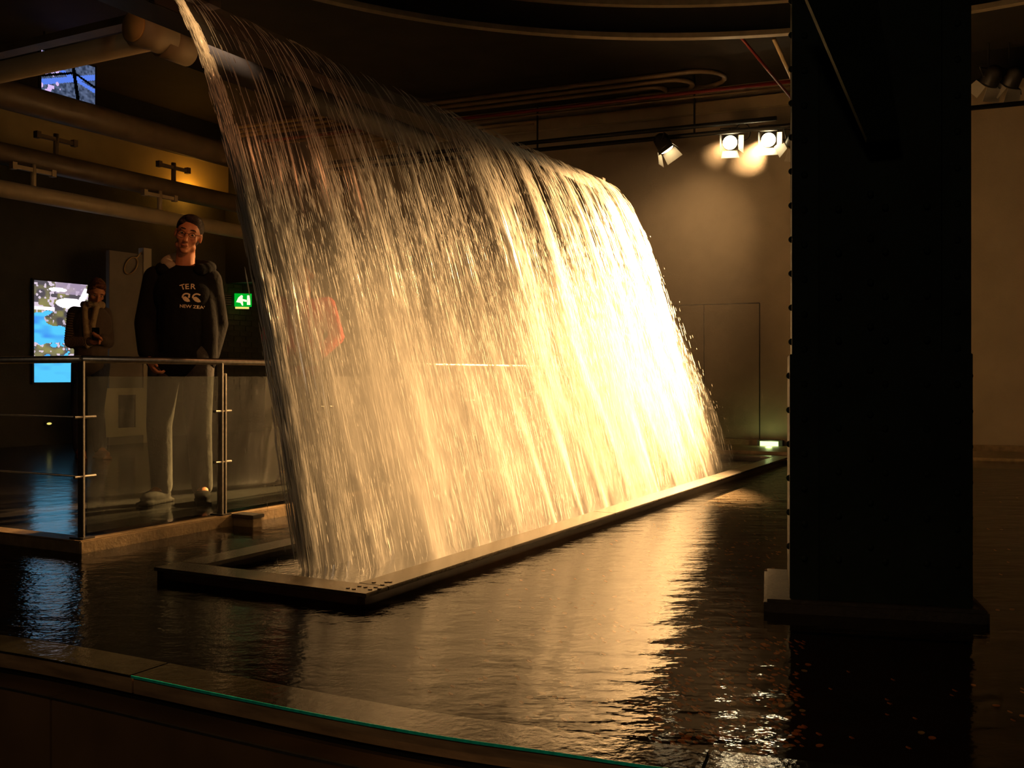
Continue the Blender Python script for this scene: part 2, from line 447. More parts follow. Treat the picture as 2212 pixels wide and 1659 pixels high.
# horizontal trims on the far wall
d0, d1, d2 = walls(1437), walls(1521), walls(1641)
ztop = wallp(1600, 656).z
door = thing('door_1', 'flush double door in the beige wall with a small lever handle', 'door', WO + WD * d1, math.atan2(WD.y, WD.x), kind='structure')
for (x0, x1) in ((d0, d1), (d1, d2)):
    MB().box((x0 + .006, 0.001, 0.05), (x1 - .006, 0.012, ztop - .006), WD, WN, WO).build('door_leaf', 'wall', door)
g = MB()
for x in (d0, d1, d2): g.box((x - .007, .0005, .05), (x + .007, .004, ztop), WD, WN, WO)
g.box((d0, .0005, ztop - .006), (d2, .004, ztop + .008), WD, WN, WO)
g.build('door_gap', 'groove', door)
hp = wallp(1518, 895); hx = (hp - WO).dot(WD)
MB().tube([WO + WD * hx + WN * .01 + Vector((0, 0, hp.z)), WO + WD * hx + WN * .06 + Vector((0, 0, hp.z)), WO + WD * (hx - .12) + WN * .06 + Vector((0, 0, hp.z))], .009, 8).build('door_handle', 'steel', door)
# skirting and pool ledge at the far wall
MB().box((-9.0, 0.0, 0.03), (7.0, 0.05, 0.10), WD, WN, WO).build('baseboard_back', 'kerb', kind='structure')
MB().box((-9.0, 0.05, -0.12), (7.0, 1.05, 0.03), WD, WN, WO).build('trim_1', 'kerb', kind='structure', label='low stone ledge between the pool and the far wall')
# left wall with brick end
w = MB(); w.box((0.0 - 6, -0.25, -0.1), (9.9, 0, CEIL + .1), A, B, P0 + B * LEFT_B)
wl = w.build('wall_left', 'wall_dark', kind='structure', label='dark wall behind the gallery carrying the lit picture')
# brickwork on the far part of the left wall
br = MB().box((-0.118, 0, -0.034), (0.118, 0.012, 0.034)).mesh('brick')
nb = 0
for row in range(22):
    for k in range(13):
        o = bpy.data.objects.new('brick', br) if nb else link('brick', br, 'brick')
        if nb: C.objects.link(o)
        o.parent = wl
        a = 6.6 + k * 0.245 + (0.12 if row % 2 else 0)
        p = ab(a, LEFT_B + 0.001, 0.55 + row * 0.078)
        o.matrix_basis = Matrix.Translation(p) @ Matrix.Rotation(ROT, 4, 'Z') @ Matrix.Scale(-1, 4, (0, 1, 0))
        nb += 1
# gallery floor
MB().add([ab(RAIL_A + .02, RAIL_B - .04, .06), ab(9.9, RAIL_B - .04, .06), ab(9.9, LEFT_B - .2, .06), ab(RAIL_A + .02, LEFT_B - .2, .06)], [(0, 1, 2, 3)]).build('floor', 'floor', kind='structure')
# kerb round the gallery floor
k1 = MB().abox(RAIL_A - .06, WALL_A + .6, RAIL_B - .05, RAIL_B + .07, -.12, .062)
k1.abox(RAIL_A - .06, RAIL_A + .06, LEFT_B, RAIL_B - .05, -.12, .062)
k1.build('trim_2', 'kerb', bevel=.006, kind='structure', label='wet stone kerb under the railing at the pool edge')
# pool floor and water

# coping of the near pool wall: back edge from the photograph's line, on the ground
cb = [pz(u, v, .04) for u, v in ((-260, 1338), (0, 1371), (163, 1395), (364, 1432), (560, 1470), (800, 1515), (1020, 1551), (1246, 1581), (1437, 1607), (1740, 1643), (2212, 1690), (2700, 1730))]
def catmull(P, n=8):
    out = []
    for i in range(len(P) - 1):
        p0, p1, p2, p3 = P[max(i - 1, 0)], P[i], P[i + 1], P[min(i + 2, len(P) - 1)]
        for k in range(n):
            t = k / n
            out.append(0.5 * ((2 * p1) + (p2 - p0) * t + (2 * p0 - 5 * p1 + 4 * p2 - p3) * t * t + (3 * p1 - p0 - 3 * p2 + p3) * t ** 3))
    out.append(P[-1]); return out
path = catmull(cb)
for p in path: p.z = 0
def nrm(i):
    d = (path[min(i + 1, len(path) - 1)] - path[max(i - 1, 0)]).normalized()
    return Vector((d.y, -d.x, 0))
def sweep(prof, i0, i1, trim=0.0):
    """prof: (offset towards the viewer, z) counter-clockwise"""
    mb = MB(); n = len(prof); vs = []; fs = []
    for i in range(i0, i1 + 1):
        p = path[i].copy()
        if i == i0 and trim: p += (path[i0 + 1] - path[i0]).normalized() * trim
        if i == i1 and trim: p -= (path[i1] - path[i1 - 1]).normalized() * trim
        N_ = nrm(i)
        vs += [p + N_ * o + Vector((0, 0, z)) for o, z in prof]
    for i in range(i1 - i0):
        for k in range(n):
            k2 = (k + 1) % n
            fs.append((i * n + k, (i + 1) * n + k, (i + 1) * n + k2, i * n + k2))
    fs.append(tuple(range(n))); fs.append(tuple((i1 - i0) * n + k for k in range(n - 1, -1, -1)))
    return mb.add(vs, fs)
def nearest(u, v, z=.04):
    q = pz(u, v, z); q.z = 0
    return min(range(len(path)), key=lambda i: (path[i] - q).length)
j1, j2 = nearest(330, 1440), nearest(1530, 1618)
cop = thing('pool_wall', 'low curved pool wall with glass-edged coping over bronze panels in front', 'wall', path[j1], 0, kind='structure')
for n_, (i0, i1) in enumerate(((0, j1), (j1, j2), (j2, len(path) - 1))):
    s_ = sweep([(-.0, .04), (.135, .04), (.135, .0345), (.0, .0345)], i0, i1, .004).build('coping_slab', 'coping', cop)
    if n_ == 1: sweep([(.1352, .0405), (.1375, .0405), (.1375, .0335), (.1352, .0335)], i0, i1, .004).build('glass_edge', 'glass_green', s_, label='green edge of the glass coping')
    sweep([(-.0, .034), (.128, .034), (.128, -.012), (.0, -.012)], i0, i1, .004).build('stone_band', 'coping_stone', cop)
sweep([(.01, .03), (.10, .03), (.10, -.06), (.01, -.06)], 0, len(path) - 1).build('recess', 'black', cop)
l1 = nearest(200, 1418)
for (i0, i1) in ((0, l1), (l1, len(path) - 1)):
    sweep([(.02, -.04), (.195, -.04), (.20, -.045), (.20, -.75), (.02, -.75)], i0, i1, .005).build('metal_panel', 'panel_metal', cop)

sweep([(.192, -.0395), (.2015, -.0395), (.2015, -.046), (.192, -.046)], 0, len(path) - 1).build('edge_highlight', 'steel', cop)  # bright strip stands in for the highlight along the ledge edge
# pool water sheet, cut along the coping and round the gallery kerb
wp = [p - nrm(i) * .0 for i, p in enumerate(path)]
vs = [(-9, 15, 0), (-9, wp[0].y, 0)] + [tuple(p) for p in wp] + [(9, wp[-1].y, 0), (9, 15, 0)]
MB().add([(v[0], v[1], -.075) for v in vs], [tuple(range(len(vs)))]).build('pool_floor', 'pool_floor', kind='structure')
MB().add([(-9, -6, -.75), (9, -6, -.75), (9, 3, -.75), (-9, 3, -.75)], [(0, 1, 2, 3)]).build('floor_lower', 'floor', kind='structure', label='lower visitor floor in front of the pool wall')
MB().add(vs, [tuple(range(len(vs)))]).build('pool_water', 'water', kind='structure', label='rippled dark water of the shallow pool')

# ceiling with a round opening, and the ring round it
ra, rb_, rc = px(700, 3, 8.29), px(1400, 80, 9.23), px(1740, 74, 9.07)
def circle3(a, b, c):
    ax, ay, bx, by, cx, cy = a.x, a.y, b.x, b.y, c.x, c.y
    d = 2 * (ax * (by - cy) + bx * (cy - ay) + cx * (ay - by))
    ux = ((ax**2 + ay**2) * (by - cy) + (bx**2 + by**2) * (cy - ay) + (cx**2 + cy**2) * (ay - by)) / d
    uy = ((ax**2 + ay**2) * (cx - bx) + (bx**2 + by**2) * (ax - cx) + (cx**2 + cy**2) * (bx - ax)) / d
    return Vector((ux, uy, 0)), math.hypot(ax - ux, ay - uy)
RC, RR = circle3(ra, rb_, rc)
RZ = 4.0
n = 128
def annulus(r0, r1, z0, z1, name, m, parent=None, **t):
    mb = MB(); vs = []; fs = []
    for k in range(n):
        c_, s_ = math.cos(2 * PI * k / n), math.sin(2 * PI * k / n)
        for r, z in ((r0, z0), (r1, z0), (r1, z1), (r0, z1)): vs.append(RC + Vector((r * c_, r * s_, z)))
    for k in range(n):
        k2 = (k + 1) % n
        for q in range(4):
            fs.append((k * 4 + q, k * 4 + (q + 1) % 4, k2 * 4 + (q + 1) % 4, k2 * 4 + q))
    return mb.add(vs, fs).build(name, m, parent, smooth=False, **t)
annulus(RR + .1, RR + 22, CEIL, CEIL + .25, 'ceiling', 'ceiling', kind='structure')
ring = thing('trim_3', 'dark round ceiling opening with pale curved rims above the pool', 'ceiling ring', RC + Vector((0, 0, RZ)), kind='structure')
annulus(RR - .02, RR + .06, RZ, RZ + .045, 'lower_rim', 'ring', ring)
annulus(RR + .02, RR + .10, RZ + .045, 5.6, 'drum', 'black', ring)
annulus(RR - .05, RR + .04, RZ + .29, RZ + .34, 'upper_rim', 'ring', ring)

# ------------------------------------------------------------------ waterfall
fallt = thing('waterfall', 'curved curtain of falling water lit gold, pouring from an overhead lip into a basin', 'waterfall', ab((A0 + A1) / 2, -.62, 0))
# corrugated film
def fbm(x, y, seed, octv=3):
    o = np.zeros_like(x); amp = 1.0; tot = 0
    for k in range(octv):
        o += amp * vnoise2(x * 2 ** k, y * 2 ** k, seed + k); tot += amp; amp *= .5
    return o / tot
def ramp(v, a, b, c=0.0, d=1.0):
    return c + (d - c) * np.clip((v - a) / (b - a), 0, 1)
na, nt_ = 3000, 100
aa = np.linspace(A0, A1, na)
tt = np.linspace(0.0, 1.0, nt_)
AAg, TT = np.meshgrid(aa, tt)
rid = (vnoise1(AAg * 7 + 3, 1) - .5) * .10 + (vnoise1(AAg * 21 + 9, 2) - .5) * .05 + (vnoise1(AAg * 60, 3) - .5) * .018
rid = rid * np.clip(TT * 1.6, 0, 1)
rid += (fbm(AAg * 30, TT * 3, 4) - .5) * .016 * TT + (fbm(AAg * 130, TT * 9, 14, 2) - .5) * .006
bb = LIP_B + THROW * TT + rid
az = AAg + (vnoise1(AAg * 9, 5) - .5) * .10 * TT
zz = LIP_Z - LIP_Z * TT ** 2
coarse = ramp(fbm(AAg * 9, TT * .9, 41), .38, .60)
mid_ = ramp(fbm(AAg * 34, TT * 1.8, 51), .34, .66)
fine_ = ramp(fbm(AAg * 150, TT * 8, 61, 2), .35, .70)
start_ = ramp(AAg, .4, 5.0, .52, 0.0)
down_ = ramp(TT - start_, 0, .45, .05, 1.0)
white = coarse * (.25 + .75 * mid_) * (.35 + .95 * fine_) * down_ * .95 + ramp(TT, .45, 1.0, .02, .68)
white = np.clip(white, 0, .9)
P = np.empty((nt_ * na, 3))
P[:, 0] = (P0.x + A.x * az + B.x * bb).ravel(); P[:, 1] = (P0.y + A.y * az + B.y * bb).ravel(); P[:, 2] = zz.ravel()
ii, jj = np.meshgrid(np.arange(nt_ - 1), np.arange(na - 1), indexing='ij')
q = (ii * na + jj).ravel()
faces = np.stack([q, q + 1, q + na + 1, q + na], 1)
def whiteness(me, w_):
    at = me.attributes.new('whiteness', 'FLOAT', 'POINT'); at.data.foreach_set('value', w_.astype(np.float32).ravel())
def np_mesh(name, verts, faces):
    me = bpy.data.meshes.new(name)
    k = faces.shape[1]
    me.vertices.add(len(verts)); me.vertices.foreach_set('co', verts.astype(np.float32).ravel())
    me.loops.add(faces.size); me.loops.foreach_set('vertex_index', faces.astype(np.int32).ravel())
    me.polygons.add(len(faces)); me.polygons.foreach_set('loop_start', np.arange(0, faces.size, k, dtype=np.int32))
    me.polygons.foreach_set('loop_total', np.full(len(faces), k, dtype=np.int32))
    me.update(calc_edges=True); me.validate(); return me
me = np_mesh('water_sheet', P, faces)
whiteness(me, white)
link('water_sheet', me, 'film', fallt, True)

def spindles(name, a, t0, dt, r, db, da_, m, parent, sides=4, rings=4, extra_z=0.0):
    """elongated drops that follow the falling path"""
    n = len(a)
    prof = np.sin(np.linspace(.10, .93, rings) * PI)
    V = np.empty((n, rings, sides, 3))
    for k in range(rings):
        t = np.clip(t0 + dt * k / (rings - 1), 0, 1.0)
        b = LIP_B + THROW * t + db * t
        a_ = a + da_ * t
        z = LIP_Z - LIP_Z * t * t + extra_z
        cx = P0.x + A.x * a_ + B.x * b; cy = P0.y + A.y * a_ + B.y * b
        rr = r * prof[k]
        for s_ in range(sides):
            an = 2 * PI * s_ / sides + .4
            ca, cb_ = math.cos(an), math.sin(an)
            V[:, k, s_, 0] = cx + (A.x * ca + B.x * cb_) * rr
            V[:, k, s_, 1] = cy + (A.y * ca + B.y * cb_) * rr
            V[:, k, s_, 2] = z + cb_ * rr * .4
    base = (np.arange(n) * rings * sides)[:, None]
    f = []
    for k in range(rings - 1):
        for s_ in range(sides):
            s2 = (s_ + 1) % sides
            f.append([k * sides + s_, k * sides + s2, (k + 1) * sides + s2, (k + 1) * sides + s_])
    f = np.array(f)
    Fc = (base[:, :, None] + f[None]).reshape(-1, 4)
    me = np_mesh(name, V.reshape(-1, 3), Fc)
    return link(name, me, m, parent, True, kind='stuff')

def clump(a):                       # 0..1: where along the lip the threads bunch
    c = vnoise1(a * 7 + 3, 1) * .55 + vnoise1(a * 21 + 9, 2) * .45
    return np.clip((c - .30) / .35, 0, 1)
# threads
Nn = 34000
a = rng.uniform(A0 + .02, A1, Nn * 3)
keep = rng.random(Nn * 3) < (.03 + clump(a) ** 2)
a = a[keep][:Nn]; n_ = len(a)
t0 = rng.uniform(.05, 1, n_) ** .75 * .97
dens = rng.random(n_) < np.clip(.04 + 1.9 * (t0 - .48 * np.clip((4.8 - a) / 4.6, 0, 1)), .03, 1)
a, t0 = a[dens], t0[dens]; n_ = len(a)
dt = rng.uniform(.008, .05, n_) / (.4 + t0)
r = rng.uniform(.0008, .0024, n_)
rd = (vnoise1(a * 7 + 3, 1) - .5) * .10 + (vnoise1(a * 21 + 9, 2) - .5) * .05
spindles('water_thread', a, t0, dt, r, rd + rng.normal(0, .035, n_), rng.normal(0, .03, n_), 'strand', fallt)
# long clear threads near the top
n_ = 420
a = rng.uniform(A0 + .1, A1, n_)
spindles('water_streak', a, rng.uniform(.12, .5, n_), rng.uniform(.05, .22, n_), rng.uniform(.0012, .0028, n_), (vnoise1(a * 7 + 3, 1) - .5) * .1 + .02, rng.normal(0, .01, n_), 'strand', fallt, rings=7)
# spray of drops at the foot
n_ = 7000
a = rng.uniform(A0 - .02, A1 + .05, n_)
t0 = 1 - np.abs(rng.normal(0, .22, n_)); t0 = np.clip(t0, .45, .992)
spindles('spray_drop', a, t0, rng.uniform(.002, .009, n_), rng.uniform(.0008, .0020, n_), rng.normal(.12, .16, n_).clip(-.3, .42) * (t0 ** 2), rng.normal(0, .06, n_), 'drop', fallt, rings=3)
# broken threads thrown forward of the curtain
n_ = 9000
a = rng.uniform(A0 + .05, A1 - .1, n_)
t0 = rng.uniform(.55, .985, n_)
spindles('forward_thread', a, t0, rng.uniform(.006, .03, n_), rng.uniform(.0008, .0020, n_), rng.uniform(.02, .42, n_) * ((t0 - .45) / .55), rng.normal(0, .04, n_), 'strand', fallt)
# bright rope of water along the near end
n_ = 5200
t0 = rng.uniform(0, .97, n_)
wd = .022 + .06 * t0
a = A0 + rng.normal(0, 1, n_) * wd * .34
spindles('edge_stream', a, t0, rng.uniform(.012, .05, n_), rng.uniform(.0015, .0042, n_), rng.normal(0, .025, n_) + .0, np.zeros(n_), 'strand', fallt)
# core of the rope
core = []
for k in range(60):
    t = k / 59 * .62
    p = fall(A0 + .004 * math.sin(k * .9), t)
    core.append(p)
MB().tube(core, [.020 * (1 - .3 * k / 59) * (1 + .25 * math.sin(k * 1.7)) for k in range(60)], 8, True).build('stream_core', 'strand', fallt, True)

# fine spray veils at the foot, before and behind the curtain
def veil(db, s0, seed, end, dense):
    na_, nt2 = 700, 60
    tt_ = np.linspace(s0, 1.0, nt2); aa_ = np.linspace(A0 - .12, A1 + .16, na_)
    Ag, Tg = np.meshgrid(aa_, tt_)
    w_ = (Tg - s0) / (1 - s0)
    b_ = LIP_B + THROW * Tg + db * w_ + (vnoise2(Ag * 5, Tg * 4, seed) - .5) * .10 * w_
    z_ = LIP_Z - LIP_Z * Tg ** 2
    V = np.stack([(P0.x + A.x * Ag + B.x * b_).ravel(), (P0.y + A.y * Ag + B.y * b_).ravel(), z_.ravel()], 1)
    i2, j2_ = np.meshgrid(np.arange(nt2 - 1), np.arange(na_ - 1), indexing='ij')
    q_ = (i2 * na_ + j2_).ravel(); fc = np.stack([q_, q_ + 1, q_ + na_ + 1, q_ + na_], 1)
    me = np_mesh('spray_veil', V, fc)
    sm = lambda v: v * v * (3 - 2 * v)
    al = ramp(fbm(Ag * 18, Tg * 2.2, seed + 50, 4), .3, .7, .55, 1.0) * sm(ramp(Tg, max(s0, .5), .96)) * dense
    al = al * sm(ramp(Ag, A0 - .12, A0 + .28)) * sm(ramp(-Ag, -end - .16, -end + .45))
    whiteness(me, al)
    link('spray_veil', me, 'veil', fallt, True)
veil(.42, .56, 31, A1 - .45, .50); veil(.20, .52, 33, A1 - .2, .42); veil(-.12, .46, 32, A1, .85)
# thin haze in the beam of the lamps
MB().ball(ab(6.3, -1.0, 1.75), (1.25, 1.25, 1.7), 24, 16).build('haze', 'haze', None, kind='stuff', label='thin lit haze in the air round the far end of the waterfall', category='haze')

MB().ball(px(1617, 318, 11.45), (.75, .45, .42), 20, 12).build('haze', 'lamp_halo', None, kind='stuff', label='small mist ball added for the halo round the two bright stage lamps', category='haze')  # added ball of mist, imitates the glare of the lamps
# trough the water leaves from
tr = thing('water_trough', 'dark metal trough feeding the waterfall, its pale end showing above the far end', 'trough', ab(3.3, LIP_B - .12, LIP_Z - .1))
MB().abox(A0 - .1, A1 + .02, LIP_B - .22, LIP_B - .0, LIP_Z - .10, LIP_Z - .012).build('channel', 'steel_dark', tr, bevel=.006)
MB().abox(A1 + .02, A1 + .10, LIP_B - .16, LIP_B + .02, LIP_Z - .03, LIP_Z + .045).build('end_block', 'pipe', tr, bevel=.004)
for a_ in (-.02,):
    MB().tube([ab(a_, LIP_B - .15, LIP_Z - .06), ab(a_, LIP_B - .15, CEIL + .9)], .02, 8).build('hanger', 'steel_dark', tr)

# basin the water falls into
bas = thing('catch_basin', 'long low rectangular basin with wide wet rim standing in the pool under the waterfall', 'basin', ab(3.6, -.56, 0))
BL, BW, RW, BT = 7.25, 1.12, .15, .05
for nm, (a0, a1, b0, b1) in (('rim_slab', (0, RW, -BW, 0)), ('rim_slab', (RW, 2.5, -RW, 0)), ('rim_slab', (2.5, 4.9, -RW, 0)), ('rim_slab', (4.9, BL, -RW, 0)), ('rim_slab', (RW, 3.6, -BW, -BW + RW)), ('rim_slab', (3.6, BL, -BW, -BW + RW)), ('rim_slab', (BL - RW, BL, -BW + RW, -RW))):
    MB().abox(a0 + .001, a1 - .001, b0 + .001, b1 - .001, BT - .016, BT).build(nm, 'basin', bas, bevel=.003)
sd = MB()
sd.abox(.012, .05, -BW + .012, -.012, -.07, BT - .016); sd.abox(.012, BL - .012, -.05, -.012, -.07, BT - .016)
sd.abox(.012, BL - .012, -BW + .012, -BW + .05, -.07, BT - .016); sd.abox(BL - .05, BL - .012, -BW + .012, -.012, -.07, BT - .016)
sd.build('side_wall', 'basin_side', bas)
MB().add([ab(RW * .3, -BW + .04, .006), ab(BL - .05, -BW + .04, .006), ab(BL - .05, -.04, .006), ab(RW * .3, -.04, .006)], [(0, 1, 2, 3)]).build('basin_water', 'water', bas)
MB().add([ab(RW * .3, -BW + .04, -.05), ab(BL - .05, -BW + .04, -.05), ab(BL - .05, -.04, -.05), ab(RW * .3, -.04, -.05)], [(0, 1, 2, 3)]).build('basin_floor', 'pool_floor', bas)

# ------------------------------------------------------------------ column
colB = pz(1650, 1322, 0); colR = pz(2140, 1350, 0)
CX = (colR - colB); CX.z = 0; bw = CX.length; CX.normalize(); CY = Vector((-CX.y, CX.x, 0))   # CY away from the viewer
col = thing('iron_column', 'massive dark riveted iron column standing in the pool at right', 'column', colB + CX * bw / 2 + CY * .35)
def cbox(x0, x1, y0, y1, z0, z1, mb=None):
    mb = mb or MB(); return mb.box((x0, y0, z0), (x1, y1, z1), CX, CY, colB)
cbox(0, bw, 0, .62, -.075, .047).build('base_block', 'iron_base', col, bevel=.012)
def cu(u, y=.05):                     # x on the column for an image column u
    O = colB + CY * y; k = (u - 1106) / F
    return (k * O.y - O.x) / (CX.x - k * CX.y)
xl, xr = cu(1713), cu(2092)
cbox(xl, xr, .05, .50, .047, 6.0).build('shaft', 'column', col)
cbox(xl - .012, xr + .012, .035, .50, .047, EYE + (HZ - 760) / F * 3.3).build('cover_plate', 'column', col, bevel=.002)
for x0, x1 in ((xl - .004, xl + .09), (xr - .09, xr + .004)):
    cbox(x0, x1, .028, .06, .047, 6.0).build('angle_flange', 'column', col)
cbox(xr - .01, xr + .055, .30, .36, .047, 6.0).build('side_flange', 'column', col)
rv = MB().ball((0, 0, 0), (.0125, .008, .0125), 10, 6).mesh('rivet')
first = None
spots = []
for k in range(34):
    z = .2 + k * .128
    for x in (xl + .04, xr - .04): spots.append((x, .024, z))
    spots.append((xl - .004 if z > 0.93 else xl - .012, .10, z + .03)); spots.append((xr + .004 if z > 0.93 else xr + .014, .10, z + .03))
for k in range(9):
    z = .2 + k * .16
    for x in (xl + .16, xl + .27, (xl + xr) / 2 + .02, xr - .14): spots.append((x, .032, z + (.05 if int(x * 100) % 2 else 0)))
for s_ in spots:
    p = colB + CX * s_[0] + CY * s_[1] + Vector((0, 0, s_[2]))
    if first is None: o = link('rivet', rv, 'column', col, True); first = o
    else: o = bpy.data.objects.new('rivet', rv); C.objects.link(o); o.parent = col; o.matrix_parent_inverse = first.matrix_parent_inverse
    o.matrix_basis = Matrix.Translation(p)
# diagonal bracket at the head of the column
q1, q2 = px(1735, -60, 3.1), px(1880, 300, 3.42)
br_ = MB(); dx = Vector((.115, 0, 0))
pts = [q1 - dx * .2, q1 + dx * 1.9, q2 + dx * .9, q2 - dx * .1]
th = CY * .05
br_.add([p for p in pts] + [p + th for p in pts], [(0, 1, 2, 3), (7, 6, 5, 4), (0, 4, 5, 1), (1, 5, 6, 2), (2, 6, 7, 3), (3, 7, 4, 0)])
br_.build('diagonal_bracket', 'column', col)

# ------------------------------------------------------------------ railing
POST1 = ab(RAIL_A, RAIL_B, .06)
RT = .953
rail = thing('glass_railing', 'steel railing with misted glass panels along the gallery edge left of the waterfall', 'railing', POST1)
sp = .95
nposts = 9
for k in range(nposts):
    a_ = RAIL_A + sp * k
    pb = MB().abox(a_ - .006, a_ + .006, RAIL_B - .02, RAIL_B + .022, .062, RT - .01)
    if k: pb.abox(a_ + .02, a_ + .032, RAIL_B - .02, RAIL_B + .022, .062, .885)
    po = pb.build('post', 'steel', rail, bevel=.002)
    for zc in (.37, .665):
        MB().tube([ab(a_ - .05, RAIL_B + .012, zc), ab(a_ + .075, RAIL_B + .012, zc)], .008, 8).build('clamp', 'steel', po)
    MB().abox(a_ - .03, a_ + .04, RAIL_B - .05, RAIL_B + .05, .06, .07).build('foot_plate', 'steel_dark', po)
    if k < nposts - 1:
        MB().abox(a_ + .035, a_ + sp - .022, RAIL_B - .005, RAIL_B + .005, .085, .867).build('glass_panel', 'pane', rail)
MB().tube([ab(RAIL_A, RAIL_B, RT), ab(RAIL_A + sp * (nposts - 1), RAIL_B, RT)], .0185, 16).build('handrail', 'steel', rail, True)
MB().tube([ab(RAIL_A, RAIL_B, RT), ab(RAIL_A, LEFT_B + .1, RT)], .0185, 16).build('handrail', 'steel', rail, True)
for k in (1, 2, 3):
    MB().abox(RAIL_A - .02, RAIL_A + .02, RAIL_B - 1.9 * k - .006, RAIL_B - 1.9 * k + .006, .062, RT - .01).build('post', 'steel', rail)
for zc in (.37, .665):
    MB().tube([ab(RAIL_A, RAIL_B, zc), ab(RAIL_A, LEFT_B + .1, zc)], .005, 8).build('rod', 'steel', rail, True)
# small block by the second post
p2 = ab(RAIL_A + sp, RAIL_B, 0)
bl = thing('stone_block', 'small pale stone block in the water beside the second railing post', 'block', pz(512, 1138, 0))
MB().abox(RAIL_A + sp + .03, RAIL_A + sp + .11, RAIL_B + .07, RAIL_B + .22, -.075, .05).build('block_body', 'kerb', bl, bevel=.004)
MB().abox(RAIL_A + sp + .02, RAIL_A + sp + .12, RAIL_B + .065, RAIL_B + .23, .05, .07).build('block_top', 'steel_dark', bl, bevel=.003)

# ------------------------------------------------------------------ ceiling pipes on the left
def apipe(name, label, u, v, Z, width_px, a_len, m, hang=(), a_start=None, flag=None):
    """pipe along A whose axis passes the pixel (u, v) at height EYE + Z"""
    Y = Z * F / (HZ - v); p = Vector(((u - 1106) / F * Y, Y, EYE + Z))
    r = width_px / 2 / F * Y
    t = thing(name, label, 'pipe', p)
    s0, s1 = a_len
    MB().tube([p + A * s0, p + A * s1], r, 24).build('pipe_body', m, t, True)
    for h in hang:
        c = p + A * h
        ho = MB().tube([c + Vector((0, 0, r * .9)), c + Vector((0, 0, r + .22))], .028, 10)
        ho.build('hanger_post', m, t, True)
        arm = MB().box((-.22, -.02, r + .14), (.22, .02, r + .18), A, B, c)
        arm.box((-.25, -.03, r + .13), (-.20, .03, r + .20), A, B, c); arm.box((.20, -.03, r + .13), (.25, .03, r + .20), A, B, c)
        arm.build('hanger_arm', m, t)
    return t
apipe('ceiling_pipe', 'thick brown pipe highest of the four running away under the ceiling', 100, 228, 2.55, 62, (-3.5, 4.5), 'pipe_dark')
apipe('ceiling_pipe', 'dark pipe with T-shaped hangers against the amber glow', 100, 352, 2.25, 46, (-3.0, 5.5), 'pipe_dark', (.12, 1.75))
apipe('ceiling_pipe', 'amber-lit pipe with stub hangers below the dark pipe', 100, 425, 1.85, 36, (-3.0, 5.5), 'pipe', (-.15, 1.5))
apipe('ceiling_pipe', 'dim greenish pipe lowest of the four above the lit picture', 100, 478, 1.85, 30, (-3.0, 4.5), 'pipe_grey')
# truss node pipes top left
nb_ = px(290, 57, 5.9)
tn = thing('truss_pipe', 'fat cream pipe with round orange end cap near the top of the stream', 'pipe', nb_)
r_ = 34 / F * 5.9
MB().tube([nb_ + A * .0, nb_ + A * .26], r_ * 1.12, 32).build('collar', 'pipe', tn, True)
MB().tube([nb_ - A * .012, nb_ + A * .002], r_ * .98, 32).build('end_cap', 'pipe_cap', tn, True, label='orange-brown round end cap')
tb = nb_ + A * .2 + Vector((0, 0, -.03))
MB().tube([tb, tb + A * .22], r_ * .98, 28).build('pipe_body', 'pipe', tn, True)
MB().tube([tb + A * .22, tb + A * 3.0], r_ * .96, 28).build('pipe_shaded_run', 'ceiling', tn, True)  # same pipe, its unlit run put into a darker colour
MB().box((.20, -.02, .02), (.24, .06, .18), A, B, nb_).build('lug_plate', 'pipe', tn)
tn2 = thing('cross_pipe', 'cream pipe crossing from the left edge to the capped pipe', 'pipe', nb_ - B * 1)
cpt = nb_ + A * .13 + Vector((0, 0, -.035))
MB().tube([cpt, cpt - B * 4.5], 25 / F * 5.9, 24).build('pipe_body', 'pipe', tn2, True)
# soffit edge over it
se = nb_ + A * .3 + Vector((0, 0, .16))
MB().box((-.05, -5.5, 0), (.05, .35, .05), A, B, se).build('soffit_beam', 'pipe_dark', None, label='dark beam edge above the crossing pipe at upper left', category='beam')
# lamplit part of the left wall, painted as a pale amber panel
ae = (lambda k: (k * (P0 + B * (LEFT_B + .1)).y - (P0 + B * (LEFT_B + .1)).x) / (A.x - k * A.y))((498 - 1106) / F)
MB().abox(1.0, ae, LEFT_B, LEFT_B + .06, 3.42, 4.2).build('trim_4', 'amber', kind='structure', label='pale amber patch painting the lit upper wall between the ceiling pipes')
MB().abox(ae, ae + .5, LEFT_B, LEFT_B + .5, 2.2, CEIL).build('trim_5', 'black', kind='structure', label='black block added to cut off the painted amber glow')  # added block, gives the amber glow its sharp end

# ------------------------------------------------------------------ pictures on the left wall
def picture(w_, h_, fn, name='picture'):
    vs = []; fs = []; cols = []
    for j in range(h_ + 1):
        for i in range(w_ + 1): vs.append((i / w_, 0, j / h_))
    for j in range(h_):
        for i in range(w_):
            o = j * (w_ + 1) + i; fs.append((o, o + 1, o + w_ + 2, o + w_ + 1))
    me = bpy.data.meshes.new(name); me.from_pydata(vs, [], fs)
    X = np.array([(i + .5) / w_ for j in range(h_) for i in range(w_)]); Yv = np.array([1 - (j + .5) / h_ for j in range(h_) for i in range(w_)])
    col_ = fn(X, Yv)
    at = me.color_attributes.new('picture', 'FLOAT_COLOR', 'CORNER')
    c4 = np.ones((len(X), 4)); c4[:, :3] = col_
    at.data.foreach_set('color', np.repeat(c4, 4, 0).astype(np.float32).ravel())
    return me
def mixc(a, b, m): return a * (1 - m[:, None]) + b * m[:, None]
